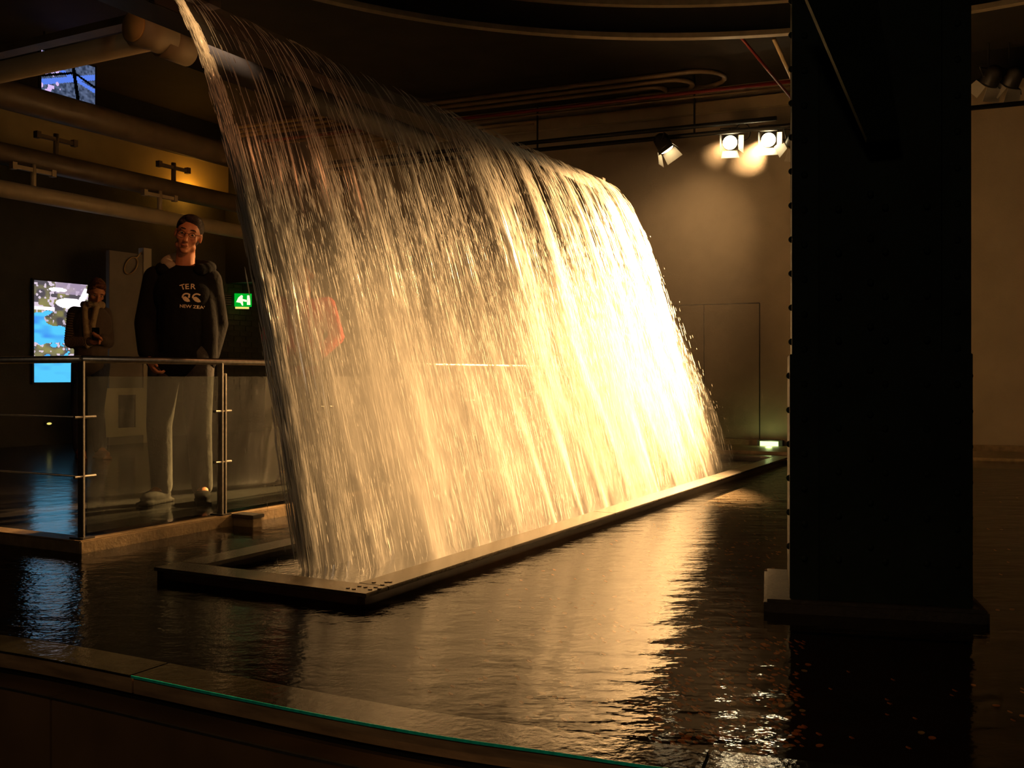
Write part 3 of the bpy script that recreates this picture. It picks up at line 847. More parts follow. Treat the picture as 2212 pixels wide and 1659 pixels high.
def stream_picture(x, y):            # y down 0..1
    n1 = vnoise2(x * 9, y * 16, 11); n2 = vnoise2(x * 22, y * 36, 12); n3 = vnoise2(x * 5, y * 22, 13)
    cy = np.array([.10, .62, 1.0]); bl_ = np.array([.05, .25, .9])
    out = mixc(np.tile(cy, (len(x), 1)), np.tile(bl_, (len(x), 1)), np.clip((n3 - .45) * 1.6, 0, 1) * (1 - np.clip((y - .7) * 3, 0, 1)))
    rock = mixc(np.tile([.10, .085, .10], (len(x), 1)), np.tile([.30, .27, .10], (len(x), 1)), np.clip((n1 - .4) * 3, 0, 1))
    rock = mixc(rock, np.tile([.75, .62, .75], (len(x), 1)), (n2 > .72).astype(float))
    up = (y < .30 + .04 * (n1 - .5)).astype(float)
    out = mixc(out, rock, up)
    rk2 = (((x - .62) / .45) ** 2 + ((y - .365) / .085) ** 2 < 1 + .5 * (n1 - .5)).astype(float)
    out = mixc(out, rock * .8, rk2)
    rk3 = ((y > .61 + .05 * (n1 - .5)) & (y < .80 + .05 * (n3 - .5)) & (n1 + .3 * n2 > .52)).astype(float)
    out = mixc(out, rock, rk3)
    foam = (((x - .62) / .26) ** 2 + ((y - .205) / .055) ** 2 < 1) | ((np.abs(x - (.93 - (y - .04) * .9)) < .06) & (y > .04) & (y < .2))
    foam |= ((x - .40) / .16) ** 2 + ((y - .075) / .022) ** 2 < 1
    foam |= (np.abs(y - .27) < .018) & (x < .35)
    out = mixc(out, np.tile([1.3, 1.2, 1.3], (len(x), 1)), foam.astype(float))
    haze_ = ((y < .11) & (x > .35) & (x < .9) & ~foam)
    out = mixc(out, np.tile([.5, .38, .55], (len(x), 1)), haze_.astype(float) * .7)
    return out
def wall_frame(u, b):                # A coordinate on a plane at b seen in image column u
    k = (u - 1106) / F
    O = P0 + B * b
    return (k * O.y - O.x) / (A.x - k * A.y)
a0_, a1_ = wall_frame(72, LEFT_B + .03), wall_frame(196, LEFT_B + .03)
z1_, z0_ = EYE + (HZ - 605) / F * ab(a0_, LEFT_B).y, EYE + (HZ - 826) / F * ab(a0_, LEFT_B).y
scr = thing('lit_picture', 'tall glowing picture of a rocky turquoise stream on the left wall', 'picture', ab(a0_, LEFT_B + .03, z0_), ROT)
me = picture(90, 150, stream_picture)
o = link('picture', me, 'screen', scr, local=True); o.scale = (a1_ - a0_, 1, z1_ - z0_); o.location = (0, -.016, 0)
fr = MB().box((-.02, -.014, -.02), (a1_ - a0_ + .02, .02, z1_ - z0_ + .02)); o = fr.build('frame', 'black', scr, local=True)
# upper picture seen in the gap between the pipes
def night_picture(x, y):
    n1 = vnoise2(x * 14, y * 10, 21); n2 = vnoise2(x * 30, y * 22, 22)
    out = np.tile([.02, .03, .06], (len(x), 1)) + n2[:, None] * np.array([.10, .13, .22])
    blu = ((np.abs(y - (.75 - .5 * x)) < .07) | (np.abs(y - (.2 + .4 * x)) < .05)).astype(float)
    out = mixc(out, np.tile([.10, .22, .85], (len(x), 1)), blu)
    out = mixc(out, np.tile([.7, .5, .9], (len(x), 1)), ((n1 > .72) & (x < .35)).astype(float))
    bar = ((np.abs(x - .62 - .12 * (y - .5)) < .035) | (np.abs(y - .30 - .5 * np.abs(x - .6)) < .03)).astype(float)
    return mixc(out, np.zeros((len(x), 3)), bar)
Yu = 10.3
pu = px(88, 200, Yu)
s2 = thing('high_picture', 'small blue lit picture in the gap under the crossing pipe', 'picture', pu, ROT)
o = link('picture', picture(70, 50, night_picture), 'screen', s2, local=True); o.scale = (.66, 1, .44); o.location = (0, -.012, 0)
MB().box((-.02, -.010, -.02), (.68, .02, .46)).build('frame', 'black', s2, local=True)
MB().tube([(.05, .01, .45), (.05, .01, CEIL - pu.z)], .01, 6).build('hanger', 'black', s2, local=True)
MB().tube([(.6, .01, .45), (.6, .01, CEIL - pu.z)], .01, 6).build('hanger', 'black', s2, local=True)

# display board with a rope motif and a framed print
b_b = -7.35
a0_, a1_ = wall_frame(236, b_b), wall_frame(322, b_b)
ya = ab(a0_, b_b).y
bd = thing('display_board', 'tall grey display board on the gallery between the two men', 'board', ab((a0_ + a1_) / 2, b_b, .06))
MB().abox(a0_, a1_, b_b - .06, b_b, .06, EYE + (HZ - 540) / F * ya).build('board_panel', 'board', bd, bevel=.004)
MB().abox(a1_ - .1, a1_ + .02, b_b - .07, b_b + .02, .06, EYE + (HZ - 525) / F * ya).build('board_edge', 'white_frame', bd)
ym = ab((a0_ + a1_) / 2, b_b).y
def bpix(u, v, off=.02):
    a_ = wall_frame(u, b_b + off); p = ab(a_, b_b + off); return Vector((p.x, p.y, EYE + (HZ - v) / F * p.y))
loop = []
for k in range(61):
    s_ = k / 60 * 2 * PI
    u_ = 283 + 13 * math.sin(s_) + 9 * math.cos(s_) * .6; v_ = 574 - 18 * math.cos(s_)
    loop.append(bpix(u_, v_))
loop += [bpix(290 + k * 1.7, 556 + 3 * math.sin(k * .5) - k * .9) for k in range(10)]
MB().tube(loop, .009, 6).build('rope_loop', 'rope', None, True, label='pale looped rope hanging on the grey board between the men', category='rope')
fp = thing('framed_print', 'pale framed dark print standing low behind the first glass panel', 'picture', bpix(262, 940))
a0_, a1_ = wall_frame(222, b_b + .05), wall_frame(313, b_b + .05)
zt, zb = EYE + (HZ - 838) / F * ym, EYE + (HZ - 941) / F * ym
fb = MB()
fb.abox(a0_, a1_, b_b + .02, b_b + .05, zb, zb + .10); fb.abox(a0_, a1_, b_b + .02, b_b + .05, zt - .08, zt)
fb.abox(a0_, a0_ + .22, b_b + .02, b_b + .05, zb + .10, zt - .08); fb.abox(a1_ - .14, a1_, b_b + .02, b_b + .05, zb + .10, zt - .08)
fb.build('frame', 'white_frame', fp); MB().abox(a0_ + .22, a1_ - .14, b_b + .02, b_b + .035, zb + .10, zt - .08).build('print', 'print_dark', fp)

# exit sign on the left wall near the stream
ex = wall_frame(525, LEFT_B + .2)
pe = ab(ex, LEFT_B + .2); ze = EYE + (HZ - 648) / F * pe.y
hw = 18 / F * pe.y; hh = 14 / F * pe.y
SX = (Vector((1, 0, 0)) * .9 + A * .3).normalized(); SY = Vector((-SX.y, SX.x, 0))
es = thing('exit_sign', 'green lit exit sign with white running figure beside the stream', 'sign', Vector((pe.x, pe.y, ze)))
so = Vector((pe.x, pe.y, ze))
MB().box((-hw, 0, -hh), (hw, .06, hh), SX, SY, so).build('sign_box', 'sign_green', es)
def flat(pts, y, name, m, parent, O=so, sx=SX, sy=SY):
    vs = [O + sx * p[0] + sy * y + Vector((0, 0, p[1])) for p in pts] + [O + sx * p[0] + sy * (y + .006) + Vector((0, 0, p[1])) for p in pts]
    k = len(pts)
    return MB().add(vs, [tuple(range(k)), tuple(range(2 * k - 1, k - 1, -1))] + [(i, i + k, (i + 1) % k + k, (i + 1) % k) for i in range(k)]).build(name, m, parent)
flat([(hw * .45, -hh * .75), (hw * .85, -hh * .75), (hw * .80, hh * .72), (hw * .48, hh * .72)], -.008, 'door_symbol', 'sign_white', es)
flat([(-hw * .8, -hh * .35), (-hw * .3, -hh * .45), (-hw * .1, -hh * .9), (hw * .02, -hh * .85), (-hw * .02, -hh * .2), (hw * .42, -hh * .30), (hw * .42, hh * .02), (-hw * .05, hh * .15), (-hw * .02, hh * .65), (-hw * .2, hh * .75), (-hw * .55, hh * .35)], -.008, 'running_figure', 'sign_white', es)
MB().box((-hw * .9, -.03, -hh * 1.35), (hw * .7, .05, -hh * 1.08), SX, SY, so).build('downlight', M['marker_yellow'], es)
MB().tube([so + Vector((0, 0, hh)), Vector((so.x, so.y, CEIL))], .008, 6).build('suspension_rod', 'black', es)
lv = thing('wall_vent', 'dark slatted vent faintly green beside the exit sign', 'vent', so - SX * .3)
MB().box((-.36, .03, -.08), (-.15, .05, .08), SX, SY, so).build('vent_back', 'black', lv)
for k in range(5): MB().box((-.35, .0, -.07 + k * .032), (-.16, .03, -.058 + k * .032), SX, SY, so).build('slat', 'pipe_grey', lv)
MB().tube([so - SX * .25 + SY * .04 + Vector((0, 0, .08)), Vector(((so - SX * .25 + SY * .04).x, (so - SX * .25 + SY * .04).y, CEIL))], .008, 6).build('hanger', 'black', lv)

# small lights
pm_ = wallp(1664, 958, .12)
ml = thing('marker_lamp', 'small greenish-white emergency lamp at the foot of the far wall', 'lamp', pm_)
MB().box((-.15, -.04, -.042), (.15, .04, .042), WD, WN, pm_).build('housing', 'black', ml, bevel=.004)
MB().box((-.115, .041, -.030), (.10, .045, .028), WD, WN, pm_).build('lens', M['marker_green'], ml)
MB().box((-.05, -.10, -.01), (.05, -.04, .01), WD, WN, pm_).build('bracket', 'black', ml)
lm = point('marker_lamp_light', pm_ + WN * .12, 1.2, (.75, 1, .35), .04)
for u_, v_, b__, lab in ((104, 915, LEFT_B + .02, 'tiny yellow floor-level lamp below the lit picture'), (1015, 903, RAIL_B - 2.2, 'tiny green lamp glimpsed through the falling water')):
    a_ = wall_frame(u_, b__); p = ab(a_, b__); p.z = EYE + (HZ - v_) / F * p.y
    t = thing('marker_lamp', lab, 'lamp', p)
    MB().box((-.05, -.0, -.018), (.05, .02, .018), A, B, p).build('housing', 'black', t)
    MB().ball(p + B * .02, (.034, .012, .014), 10, 6, Matrix.Rotation(ROT, 3, 'Z')).build('lens', M['marker_yellow'] if u_ < 500 else M['marker_green'], t, True)
    if u_ > 500: MB().tube([p - Vector((0, 0, .01)), Vector((p.x, p.y, .06))], .012, 8).build('stake', 'black', t)

# ------------------------------------------------------------------ far ceiling: track, lamps, pipes
def along(u, v, Z):                  # point at height EYE + Z seen at (u, v)
    Y = Z * F / (HZ - v); return Vector(((u - 1106) / F * Y, Y, EYE + Z))
def line3(name, label, p, q, r, m, n=12, parent=None):
    t = thing(name, label, 'pipe' if 'pipe' in name else 'rail', (p + q) / 2)
    MB().tube([p, q], r, n).build('rail_bar' if 'pipe' not in name else 'pipe_body', m, t, True)
    return t
Zt = (HZ - 268) / F * 11.75
tk = thing('lighting_track', 'pair of dark bars below the ceiling carrying the stage lights', 'track', px(1430, 280, 11.75))
TD = WD
for dz, nm in ((0, 'upper_bar'), (-.10, 'lower_bar')):
    c0 = px(1500, 273, 11.78) + Vector((0, 0, dz))
    if dz: p_, q_ = c0 - TD * 5.2, c0 + TD * 5.0
    else: p_, q_ = c0 - TD * 5.2, c0 + TD * .95
    MB().tube([p_, q_], .027, 12).build(nm, 'black', tk, True)
for s_ in (-4, -2, 0, 2, 4):
    c0 = px(1500, 273, 11.78) + TD * s_
    MB().tube([c0 + Vector((0, 0, -.1)), Vector((c0.x, c0.y, CEIL))], .012, 8).build('drop_rod', 'black', tk)

def stage_lamp(label, pos, aim, lens, rod_top, group='stage lamps on the track'):
    t = thing('stage_lamp', label, 'lamp', pos, 0, group)
    d = (Vector(aim) - pos).normalized()
    rx = d.cross(Vector((0, 0, 1))).normalized(); ry = rx.cross(d)
    def T(x, y, z): return pos + rx * x + ry * y + d * z
    MB().tube([T(0, 0, -.20), T(0, 0, -.16), T(0, 0, -.02), T(0, 0, .0)], [.05, .085, .095, .095], 20).build('housing', 'lamp_black', t, True)
    MB().tube([T(0, 0, -.012), T(0, 0, .006)], .082, 20).build('lens', lens, t, True)
    w_ = .095
    for sx, sy, L_ in ((1, 0, .05), (-1, 0, .12), (0, 1, .05), (0, -1, .13)):
        ox, oy = sx * w_, sy * w_
        tx, ty = (0, 1) if sx else (1, 0)
        e0, e1 = .085, .105
        inn = [T(ox + tx * e0, oy + ty * e0, .0), T(ox - tx * e0, oy - ty * e0, .0), T(ox + sx * L_ * .45 - tx * e1, oy + sy * L_ * .45 - ty * e1, L_), T(ox + sx * L_ * .45 + tx * e1, oy + sy * L_ * .45 + ty * e1, L_)]
        off = (rx * sx + ry * sy) * .004
        vs = inn + [p + off for p in inn]
        MB().add(vs, [(0, 1, 2, 3), (7, 6, 5, 4), (0, 4, 5, 1), (1, 5, 6, 2), (2, 6, 7, 3), (3, 7, 4, 0)]).build('barn_door', 'bare_metal' if L_ > .1 else 'lamp_black', t)
    yk = [T(.11, 0, -.08)]
    top = Vector((pos.x, pos.y, pos.z + .17))
    MB().tube([T(.11, 0, -.08), top + rx * .11, top - rx * .11, T(-.11, 0, -.08)], .008, 6).build('yoke', 'lamp_black', t)
    MB().tube([top, Vector((top.x, top.y, rod_top))], .010, 6).build('clamp_rod', 'lamp_black', t)
    return t
rt = px(1575, 280, 11.75).z
A_IM = ab(4.6, -.5, 1.2)
stage_lamp('dark-bodied lamp hung left of the two bright ones, tilted down', LAMP3, LAMP3 + Vector((.55, -.25, -1.0)), 'lamp_lens_low', px(1440, 290, 11.75).z)
stage_lamp('bright lamp in the middle of the row on the track', LAMPS[0], Vector((1.2, 4.0, 0.2)), 'lamp_lens', rt)
stage_lamp('bright lamp nearest the column on the track', LAMPS[1], Vector((1.2, 4.0, 0.2)), 'lamp_lens', rt)
stage_lamp('lamp half hidden behind the left edge of the column', LAMP4, LAMP4 + Vector((-.2, .9, -.8)), 'lamp_dim', rt)
for i_, (u_, v_) in enumerate(((2135, 182), (2180, 184))):
    p = px(u_, v_, 10.7)
    stage_lamp(['unlit lamp right beside the column under the dark beam', 'unlit lamp at the right edge under the dark beam'][i_], p, p + Vector((-.3, 1, -1.2)), 'lamp_black', p.z + .5, 'unlit lamps right of the column')
MB().box((-1.4, -.0, 0), (3.0, .12, .62), WD, -WN, px(2160, 168, 10.9)).build('ceiling_beam', 'black', None, label='black beam across the top right corner', category='beam')
# cable loop by the lamps
cp = [px(1605 + 16 * math.cos(s), 285 + 19 * math.sin(s), 11.72) for s in [k / 24 * 2 * PI for k in range(25)]]
MB().tube(cp, .006, 6).build('cable_loop', 'black', None, True, label='loop of black cable hanging between the two bright lamps', category='cable')
# pipes and cable tray under the far ceiling
Z0 = 3.33
def bline(u, v, Z, s0, s1): p = along(u, v, Z); return p + TD * s0, p + TD * s1
p_, q_ = bline(1400, 250, 3.30, -6, 2.2)
t = thing('cable_tray', 'flat pale tray running under the ceiling above the lamp bars', 'tray', (p_ + q_) / 2)
MB().box((-4.2, -.04, -.05), (2.4, .04, .09), TD, WN, (p_ + q_) / 2 + TD * 2).build('tray_side', 'pipe', t)
for (u_, v_, m_, r_, lab) in ((1300, 222, 'pipe_red', .022, 'thin red pipe directly above the pale tray'), (1300, 232, 'pipe_dark', .016, 'thin cream pipe just under the red pipe')):
    p_, q_ = bline(u_, v_, 3.3, -5, 3)
    line3('service_pipe', lab, p_, q_, r_, m_)
for i_, (u_, v_, ue) in enumerate(((1300, 178, 1490), (1300, 190, 1440), (1300, 201, 1400))):
    c = along(u_, v_, 3.38); e = along(ue, v_ - (ue - u_) * .12, 3.38)
    pts = [c - TD * 5.3] + [c + TD * ((e - c).length * k / 3) for k in range(4)]
    base_ = pts[-1]; R_ = .32 - i_ * .08
    for k in range(1, 9):
        an = k / 8 * PI * .95
        pts.append(base_ + TD * (R_ * math.sin(an)) - WN * (R_ * (1 - math.cos(an))))
    pts.append(pts[-1] - TD * .5)
    t = thing('bent_pipe', ['outermost of three nested pipes that bend back under the far ceiling', 'middle of three nested bent pipes under the far ceiling', 'innermost of three nested bent pipes under the far ceiling'][i_], 'pipe', base_)
    MB().tube(pts, .028, 10).build('pipe_body', 'pipe_dark', t, True)
p_, q_ = px(1600, 80, 9.5), px(1712, 215, 11.2)
line3('service_pipe', 'thin red pipe slanting down from the ring to the column', p_, q_, .015, 'pipe_red')
p_, q_ = px(1672, 85, 9.5), px(1720, 190, 10.8)
line3('service_pipe', 'pale slanting pipe beside the column head', p_, q_, .02, 'pipe')
p_, q_ = bline(1250, 285, 3.05, -4, -.6)
line3('service_pipe', 'dark conduit just above the lamp bars left of the lamps', p_ + Vector((0, 0, .16)), q_ + Vector((0, 0, .16)), .012, 'pipe_dark')

# ------------------------------------------------------------------ coins
cm = {}
for nm, m_ in (('copper', 'coin'), ('silver', 'coin_silver'), ('dark', 'coin_dark')):
    r_ = .0092
    me = MB().tube([(0, 0, 0), (0, 0, .0022)], r_, 12).mesh('coin'); me.materials.append(M[m_]); cm[nm] = me
def coin_spot():
    while True:
        u = random.choice([random.uniform(1400, 1740), random.uniform(1400, 1740), random.uniform(1100, 1740), random.uniform(800, 1740), random.uniform(1400, 1740), random.uniform(1700, 2212) if random.random() < .25 else random.uniform(1400, 1740)])
        v = random.uniform(1060, 1625)
        p = pz(u, v, -.07)
        rel = p - P0; b_ = rel.dot(B); a_ = rel.dot(A)
        if -BW - .05 < b_ < .06 and -.05 < a_ < BL: continue
        rc_ = p - colB
        if -.05 < rc_.dot(CX) < bw + .05 and -.05 < rc_.dot(CY) < .7: continue
        return p
for k in range(300):
    p = coin_spot()
    kind = 'copper' if random.random() < .8 else 'silver'
    o = bpy.data.objects.new('coin', cm[kind]); C.objects.link(o)
    o.location = (p.x, p.y, -.074); o.rotation_euler = (random.uniform(-.12, .12), random.uniform(-.12, .12), random.uniform(0, 6))
    s_ = random.uniform(.8, 1.2); o.scale = (s_, s_, 1)
    rel = p - P0; b_ = rel.dot(B); vv = HZ + EYE / p.y * F; uu = 1106 + p.x / p.y * F
    zone = ('beyond the iron column towards the far wall' if vv < 1180 else 'right of the iron column' if uu > 1740 and vv < 1330 else 'in the dark water below the column foot' if uu > 1660 else 'near the front coping' if vv > 1480 else 'between the basin and the column')
    o['category'] = 'coin'; o['group'] = 'coins ' + zone
    o['label'] = ('copper' if kind == 'copper' else 'silvery') + ' coin on the pool floor ' + zone
cs = MB()
for k in range(900):
    p = coin_spot(); cs.tube([(p.x, p.y, -.0745), (p.x + .001, p.y, -.072)], random.uniform(.006, .0095), 8)
cs.build('coins', 'coin', None, kind='stuff', label='many more coins scattered over the dark pool floor', category='coins', group='coins on the pool floor')
for k, (u_, v_) in enumerate(((777, 1266), (790, 1268), (808, 1258), (812, 1268), (826, 1263), (835, 1257), (843, 1257), (820, 1271), (800, 1273), (752, 1270), (765, 1272))):
    p = pz(u_, v_, BT + .001)
    o = bpy.data.objects.new('coin', cm['dark']); C.objects.link(o); o.location = p; o.rotation_euler = (0, 0, k)
    o['category'] = 'coin'; o['group'] = 'basin rim coins ' + ('left of the joint' if u_ < 785 else 'at the joint' if u_ < 815 else 'past the joint'); o['label'] = 'dark coin lying on the basin rim ' + ('left of the corner joint' if u_ < 785 else 'just right of the corner joint' if u_ < 815 else 'furthest along the long side from the corner joint')

# ------------------------------------------------------------------ people
def remesh(mb, name, voxel, smooth_it=4):
    me = mb.mesh(name + '_src'); o = bpy.data.objects.new(name + '_src', me); C.objects.link(o)
    r = o.modifiers.new('r', 'REMESH'); r.mode = 'VOXEL'; r.voxel_size = voxel; r.adaptivity = 0
    s = o.modifiers.new('s', 'SMOOTH'); s.iterations = smooth_it; s.factor = .5
    dg = bpy.context.evaluated_depsgraph_get(); dg.update()
    out = bpy.data.meshes.new_from_object(o.evaluated_get(dg)); out.name = name
    bpy.data.objects.remove(o); bpy.data.meshes.remove(me); return out

def hand(mb, wrist, dirv, side, palm_n, curl=.35, sc=1.0):
    """five-fingered hand; dirv wrist->fingers, palm_n palm normal, side: direction of the thumb"""
    d = Vector(dirv).normalized(); n_ = Vector(palm_n).normalized(); t = Vector(side).normalized()
    w_ = Vector(wrist)
    c = w_ + d * .05 * sc
    R = Matrix((t, n_, d)).transposed()
    mb.ball(c, (.040 * sc, .016 * sc, .050 * sc), 14, 10, R)
    mb.capsule(w_, .026 * sc, w_ + d * .03 * sc, .026 * sc)
    for k, (off, ln) in enumerate(((.030, .070), (.010, .080), (-.010, .074), (-.029, .058))):
        p = w_ + d * .088 * sc + t * off * sc; dd = d.copy()
        for seg, fr_ in enumerate((.45, .32, .25)):
            an = curl * (seg + .6)
            dd = (d * math.cos(an) + n_ * math.sin(an)).normalized()
            q = p + dd * ln * fr_ * sc
            mb.capsule(p, (.0098 - seg * .001) * sc, q, (.0090 - seg * .001) * sc, 8); p = q
    p = w_ + d * .03 * sc + t * .030 * sc
    q = p + (t * .7 + d * .7 + n_ * .25).normalized() * .042 * sc
    mb.capsule(p, .013 * sc, q, .0105 * sc, 8)
    mb.capsule(q, .0105 * sc, q + (d + n_ * .35).normalized() * .028 * sc, .009 * sc, 8)

def head(mb, T):
    """T maps head-local (x right of picture, y forward = towards viewer negative, z up) to body space; origin at ear height centre"""
    R3 = T.to_3x3()
    def b(c, r, e=None):
        RR_ = R3 @ (Matrix.Rotation(e, 3, 'X') if e else Matrix.Identity(3))
        mb.ball(T @ Vector(c), r, 20, 14, RR_)
    b((0, .012, .030), (.076, .094, .090))      # skull
    b((0, -.030, .020), (.064, .062, .070))     # forehead, cheeks
    b((0, -.030, -.040), (.054, .058, .060))    # mid face
    b((0, -.040, -.080), (.040, .046, .036))    # jaw
    b((0, -.072, -.098), (.022, .018, .016))    # chin
    for s in (-1, 1):
        b((.040 * s, -.058, -.022), (.024, .026, .026))   # cheek bones
        b((.045 * s, -.018, -.072), (.018, .034, .026))   # jaw corners
        b((.031 * s, -.082, .030), (.024, .010, .007))    # brow ridge
        b((.078 * s, .006, -.006), (.007, .018, .031), .15)  # ears
        b((.012 * s, -.104, -.040), (.009, .011, .008))   # nostrils
    # nose
    mb.capsule(T @ Vector((0, -.088, .018)), .009, T @ Vector((0, -.113, -.034)), .0125, 12)
    b((0, -.092, -.062), (.024, .010, .0055))    # upper lip
    b((0, -.091, -.073), (.021, .010, .006))     # lower lip

def face_parts(t, T, hairm, glasses=True, long_hair=False, cap=None):
    R3 = T.to_3x3()
    e = MB(); ir = MB(); br = MB()
    for s in (-1, 1):
        e.ball(T @ Vector((.031 * s, -.078, .006)), (.0125, .010, .0075), 12, 8, R3)
        ir.ball(T @ Vector((.031 * s, -.0865, .006)), (.0055, .003, .0055), 10, 6, R3)
        pts = [T @ Vector((x * s, -.094 + (x - .03) ** 2 * 8, .032 + .004 * math.sin((x - .012) / .04 * PI))) for x in (.014, .024, .034, .046)]
        br.tube(pts, [.002, .0035, .0035, .0015], 6)
    e.build('eyes', 'eye', t, True); ir.build('irises', 'iris', t, True); br.build('eyebrows', hairm, t, True)
    lp = MB()
    lp.tube([T @ Vector((x, -.1025 + x * x * 9, -.0675 + abs(x) * .10)) for x in (-.024, -.012, 0, .012, .024)], [.001, .0022, .0028, .0022, .001], 8)
    lp.build('mouth', 'lips', t, True)
    if glasses:
        g = MB()
        for s in (-1, 1):
            ring_ = [T @ Vector((.032 * s + .021 * math.cos(a_), -.100, .004 + .0135 * math.sin(a_))) for a_ in [k / 16 * 2 * PI for k in range(17)]]
            g.tube(ring_, .0015, 5, False)
            g.tube([T @ Vector((.053 * s, -.100, .010)), T @ Vector((.072 * s, -.07, .012)), T @ Vector((.080 * s, .01, .012))], .0015, 5)
        g.tube([T @ Vector((-.011, -.101, .008)), T @ Vector((.011, -.101, .008))], .0014, 5)
        g.build('spectacles', 'wire_frame', t)
    h = MB()
    h.ball(T @ Vector((0, .022, .046)), (.084, .094, .086), 24, 16, R3)
    h.ball(T @ Vector((0, .045, .005)), (.078, .068, .085), 20, 14, R3)
    h.ball(T @ Vector((.012, -.042, .098)), (.050, .038, .028), 16, 10, R3)
    for k in range(26):
        a_ = random.uniform(-1, 1); h.ball(T @ Vector((.055 * a_, random.uniform(-.06, .07), .115 - .045 * a_ * a_)), (.018, .018, .016), 8, 6, R3)
    if long_hair:
        h.capsule(T @ Vector((-.06, .04, 0)), .05, T @ Vector((-.065, .04, -.16)), .035); h.capsule(T @ Vector((.06, .04, 0)), .05, T @ Vector((.065, .04, -.16)), .035)
        h.capsule(T @ Vector((0, .07, 0)), .06, T @ Vector((0, .07, -.18)), .05)
    me = remesh(h, 'hair', .007, 2)
    link('hair', me, hairm, t, True)

def person(label, at, rz, H, arms, legs, head_T, cfg):
    """local frame: x right in the picture, -y towards the viewer, z up; at = feet; sizes for a 1.80 m figure, scaled by H / 1.8"""
    t = thing('person', label, 'person', at, rz)
    t.scale = (H / 1.8,) * 3
    K = dict(local=True)
    lean = cfg.get('lean', Vector((0, 0, 0)))
    hip = Vector((0, 0, .93)); chest = Vector((0, .0, 1.30)) + lean * .6; neck = Vector((0, .01, 1.50)) + lean
    body = MB()
    head(body, head_T)
    hc = head_T @ Vector((0, .01, -.06))
    body.capsule(neck - Vector((0, 0, .05)), .060, hc, .055)
    body.capsule(hip, .13, chest, .14); body.ball(chest, (.17, .11, .17), 18, 12); body.ball(hip, (.16, .12, .12), 18, 12)
    for (sh, el, wr, hd) in arms:
        body.capsule(sh, .052, el, .042); body.capsule(el, .042, wr, .027)
        hand(body, wr, *hd)
    for (hp_, kn, an, toe) in legs:
        body.capsule(hp_, .085, kn, .055); body.capsule(kn, .055, an, .038)
        body.capsule(an, .038, toe, .03)
    link('body', remesh(body, 'body', .0065, 3), 'skin', t, True, **K)
    face_T = head_T
    # trousers
    tr = MB()
    for (hp_, kn, an, toe) in legs:
        tr.capsule(hp_, .105, kn, .078); tr.capsule(kn, .078, an + (kn - an) * .02, .066)
    tr.ball(hip + Vector((0, 0, -.04)), (.160, .12, .12), 20, 14)
    link('trousers', remesh(tr, 'trousers', .011, 3), cfg['trousers'], t, True, **K)
    for (hp_, kn, an, toe) in legs:
        sh_ = MB()
        d = (toe - an); d.z = 0; d.normalize()
        sd_ = Vector((-d.y, d.x, 0))
        R_ = Matrix((sd_, d, Vector((0, 0, 1)))).transposed()
        c = Vector((an.x, an.y, .045)) + d * .06
        sh_.ball(c, (.050, .145, .042), 16, 10, R_); sh_.ball(Vector((an.x, an.y, .06)), (.05, .06, .06), 14, 10, R_)
        sh_.box((-.045, -.075, 0), (.045, .20, .02), sd_, d, Vector((an.x, an.y, 0)))
        link('shoe', remesh(sh_, 'shoe', .008, 2), cfg['shoes'], t, True, **K)
    # upper garment
    tp = MB()
    tp.ball(chest + Vector((0, 0, .0)), (.185, .135, .19), 24, 16); tp.capsule(hip + Vector((0, 0, .02)), .155, chest, .150)
    tp.ball(hip + Vector((0, 0, -.04)), (.18, .145, .14), 24, 14)
    for (sh, el, wr, hd) in arms:
        tp.capsule(neck + Vector((0, 0, -.09)), .065, sh, .068); tp.capsule(sh, .070, el, .060); tp.capsule(el, .060, wr + (el - wr) * .06, .048)
    top = link('top', remesh(tp, 'top', .010, 4), cfg['top'], t, True, **K)
    n0 = len(bpy.data.objects)
    return t, chest, neck, hip, top

def fix_local(objs, t):
    for o in objs: o.matrix_parent_inverse = Matrix.Identity(4)

# head helper builds parts through MB.build, which keeps world placement; make them local
_build = MB.build
def build_local(s, name, m, parent=None, smooth=False, bevel=0.0, **tags):
    tags['local'] = True
    return _build(s, name, m, parent, smooth, bevel, **tags)

# --- man in the black hooded top
man_at = Vector(((392 - 1106) / F * 6.35, 6.35, .062))
HT = Matrix.Translation((.055, -.035, 1.665)) @ Matrix.Rotation(math.radians(14), 4, 'Y') @ Matrix.Rotation(math.radians(14), 4, 'Z') @ Matrix.Rotation(math.radians(4), 4, 'X')
arms = [(Vector((-.160, .0, 1.40)), Vector((-.225, .0, 1.12)), Vector((-.155, -.16, .915)), (Vector((.45, -.10, -1)), Vector((.5, -.85, .1)), Vector((.9, .4, .2)), .75)),
        (Vector((.165, .03, 1.39)), Vector((.195, .10, 1.12)), Vector((.165, .04, .90)), (Vector((-.1, -.1, -1)), Vector((-.6, -.8, 0)), Vector((-.9, .5, 0)), .5))]
legs = [(Vector((-.10, 0, .90)), Vector((-.125, -.04, .48)), Vector((-.13, .02, .09)), Vector((-.17, -.12, .04))),
        (Vector((.10, 0, .90)), Vector((.115, -.02, .48)), Vector((.12, .03, .09)), Vector((.17, -.10, .04)))]
t, chest, neck, hip, top = person('man in glasses and black hooded top with cream chest print standing behind the railing', man_at, 0, 1.84, arms, legs, HT,
    dict(trousers='jeans', shoes='shoe', top='hoodie', lean=Vector((.02, -.01, 0))))
MB.build = build_local
_link = link
def link(name, me, m, parent=None, smooth=False, **tags):
    if parent is not None: tags['local'] = True
    return _link(name, me, m, parent, smooth, **tags)
face_parts(t, HT, 'hair', True)
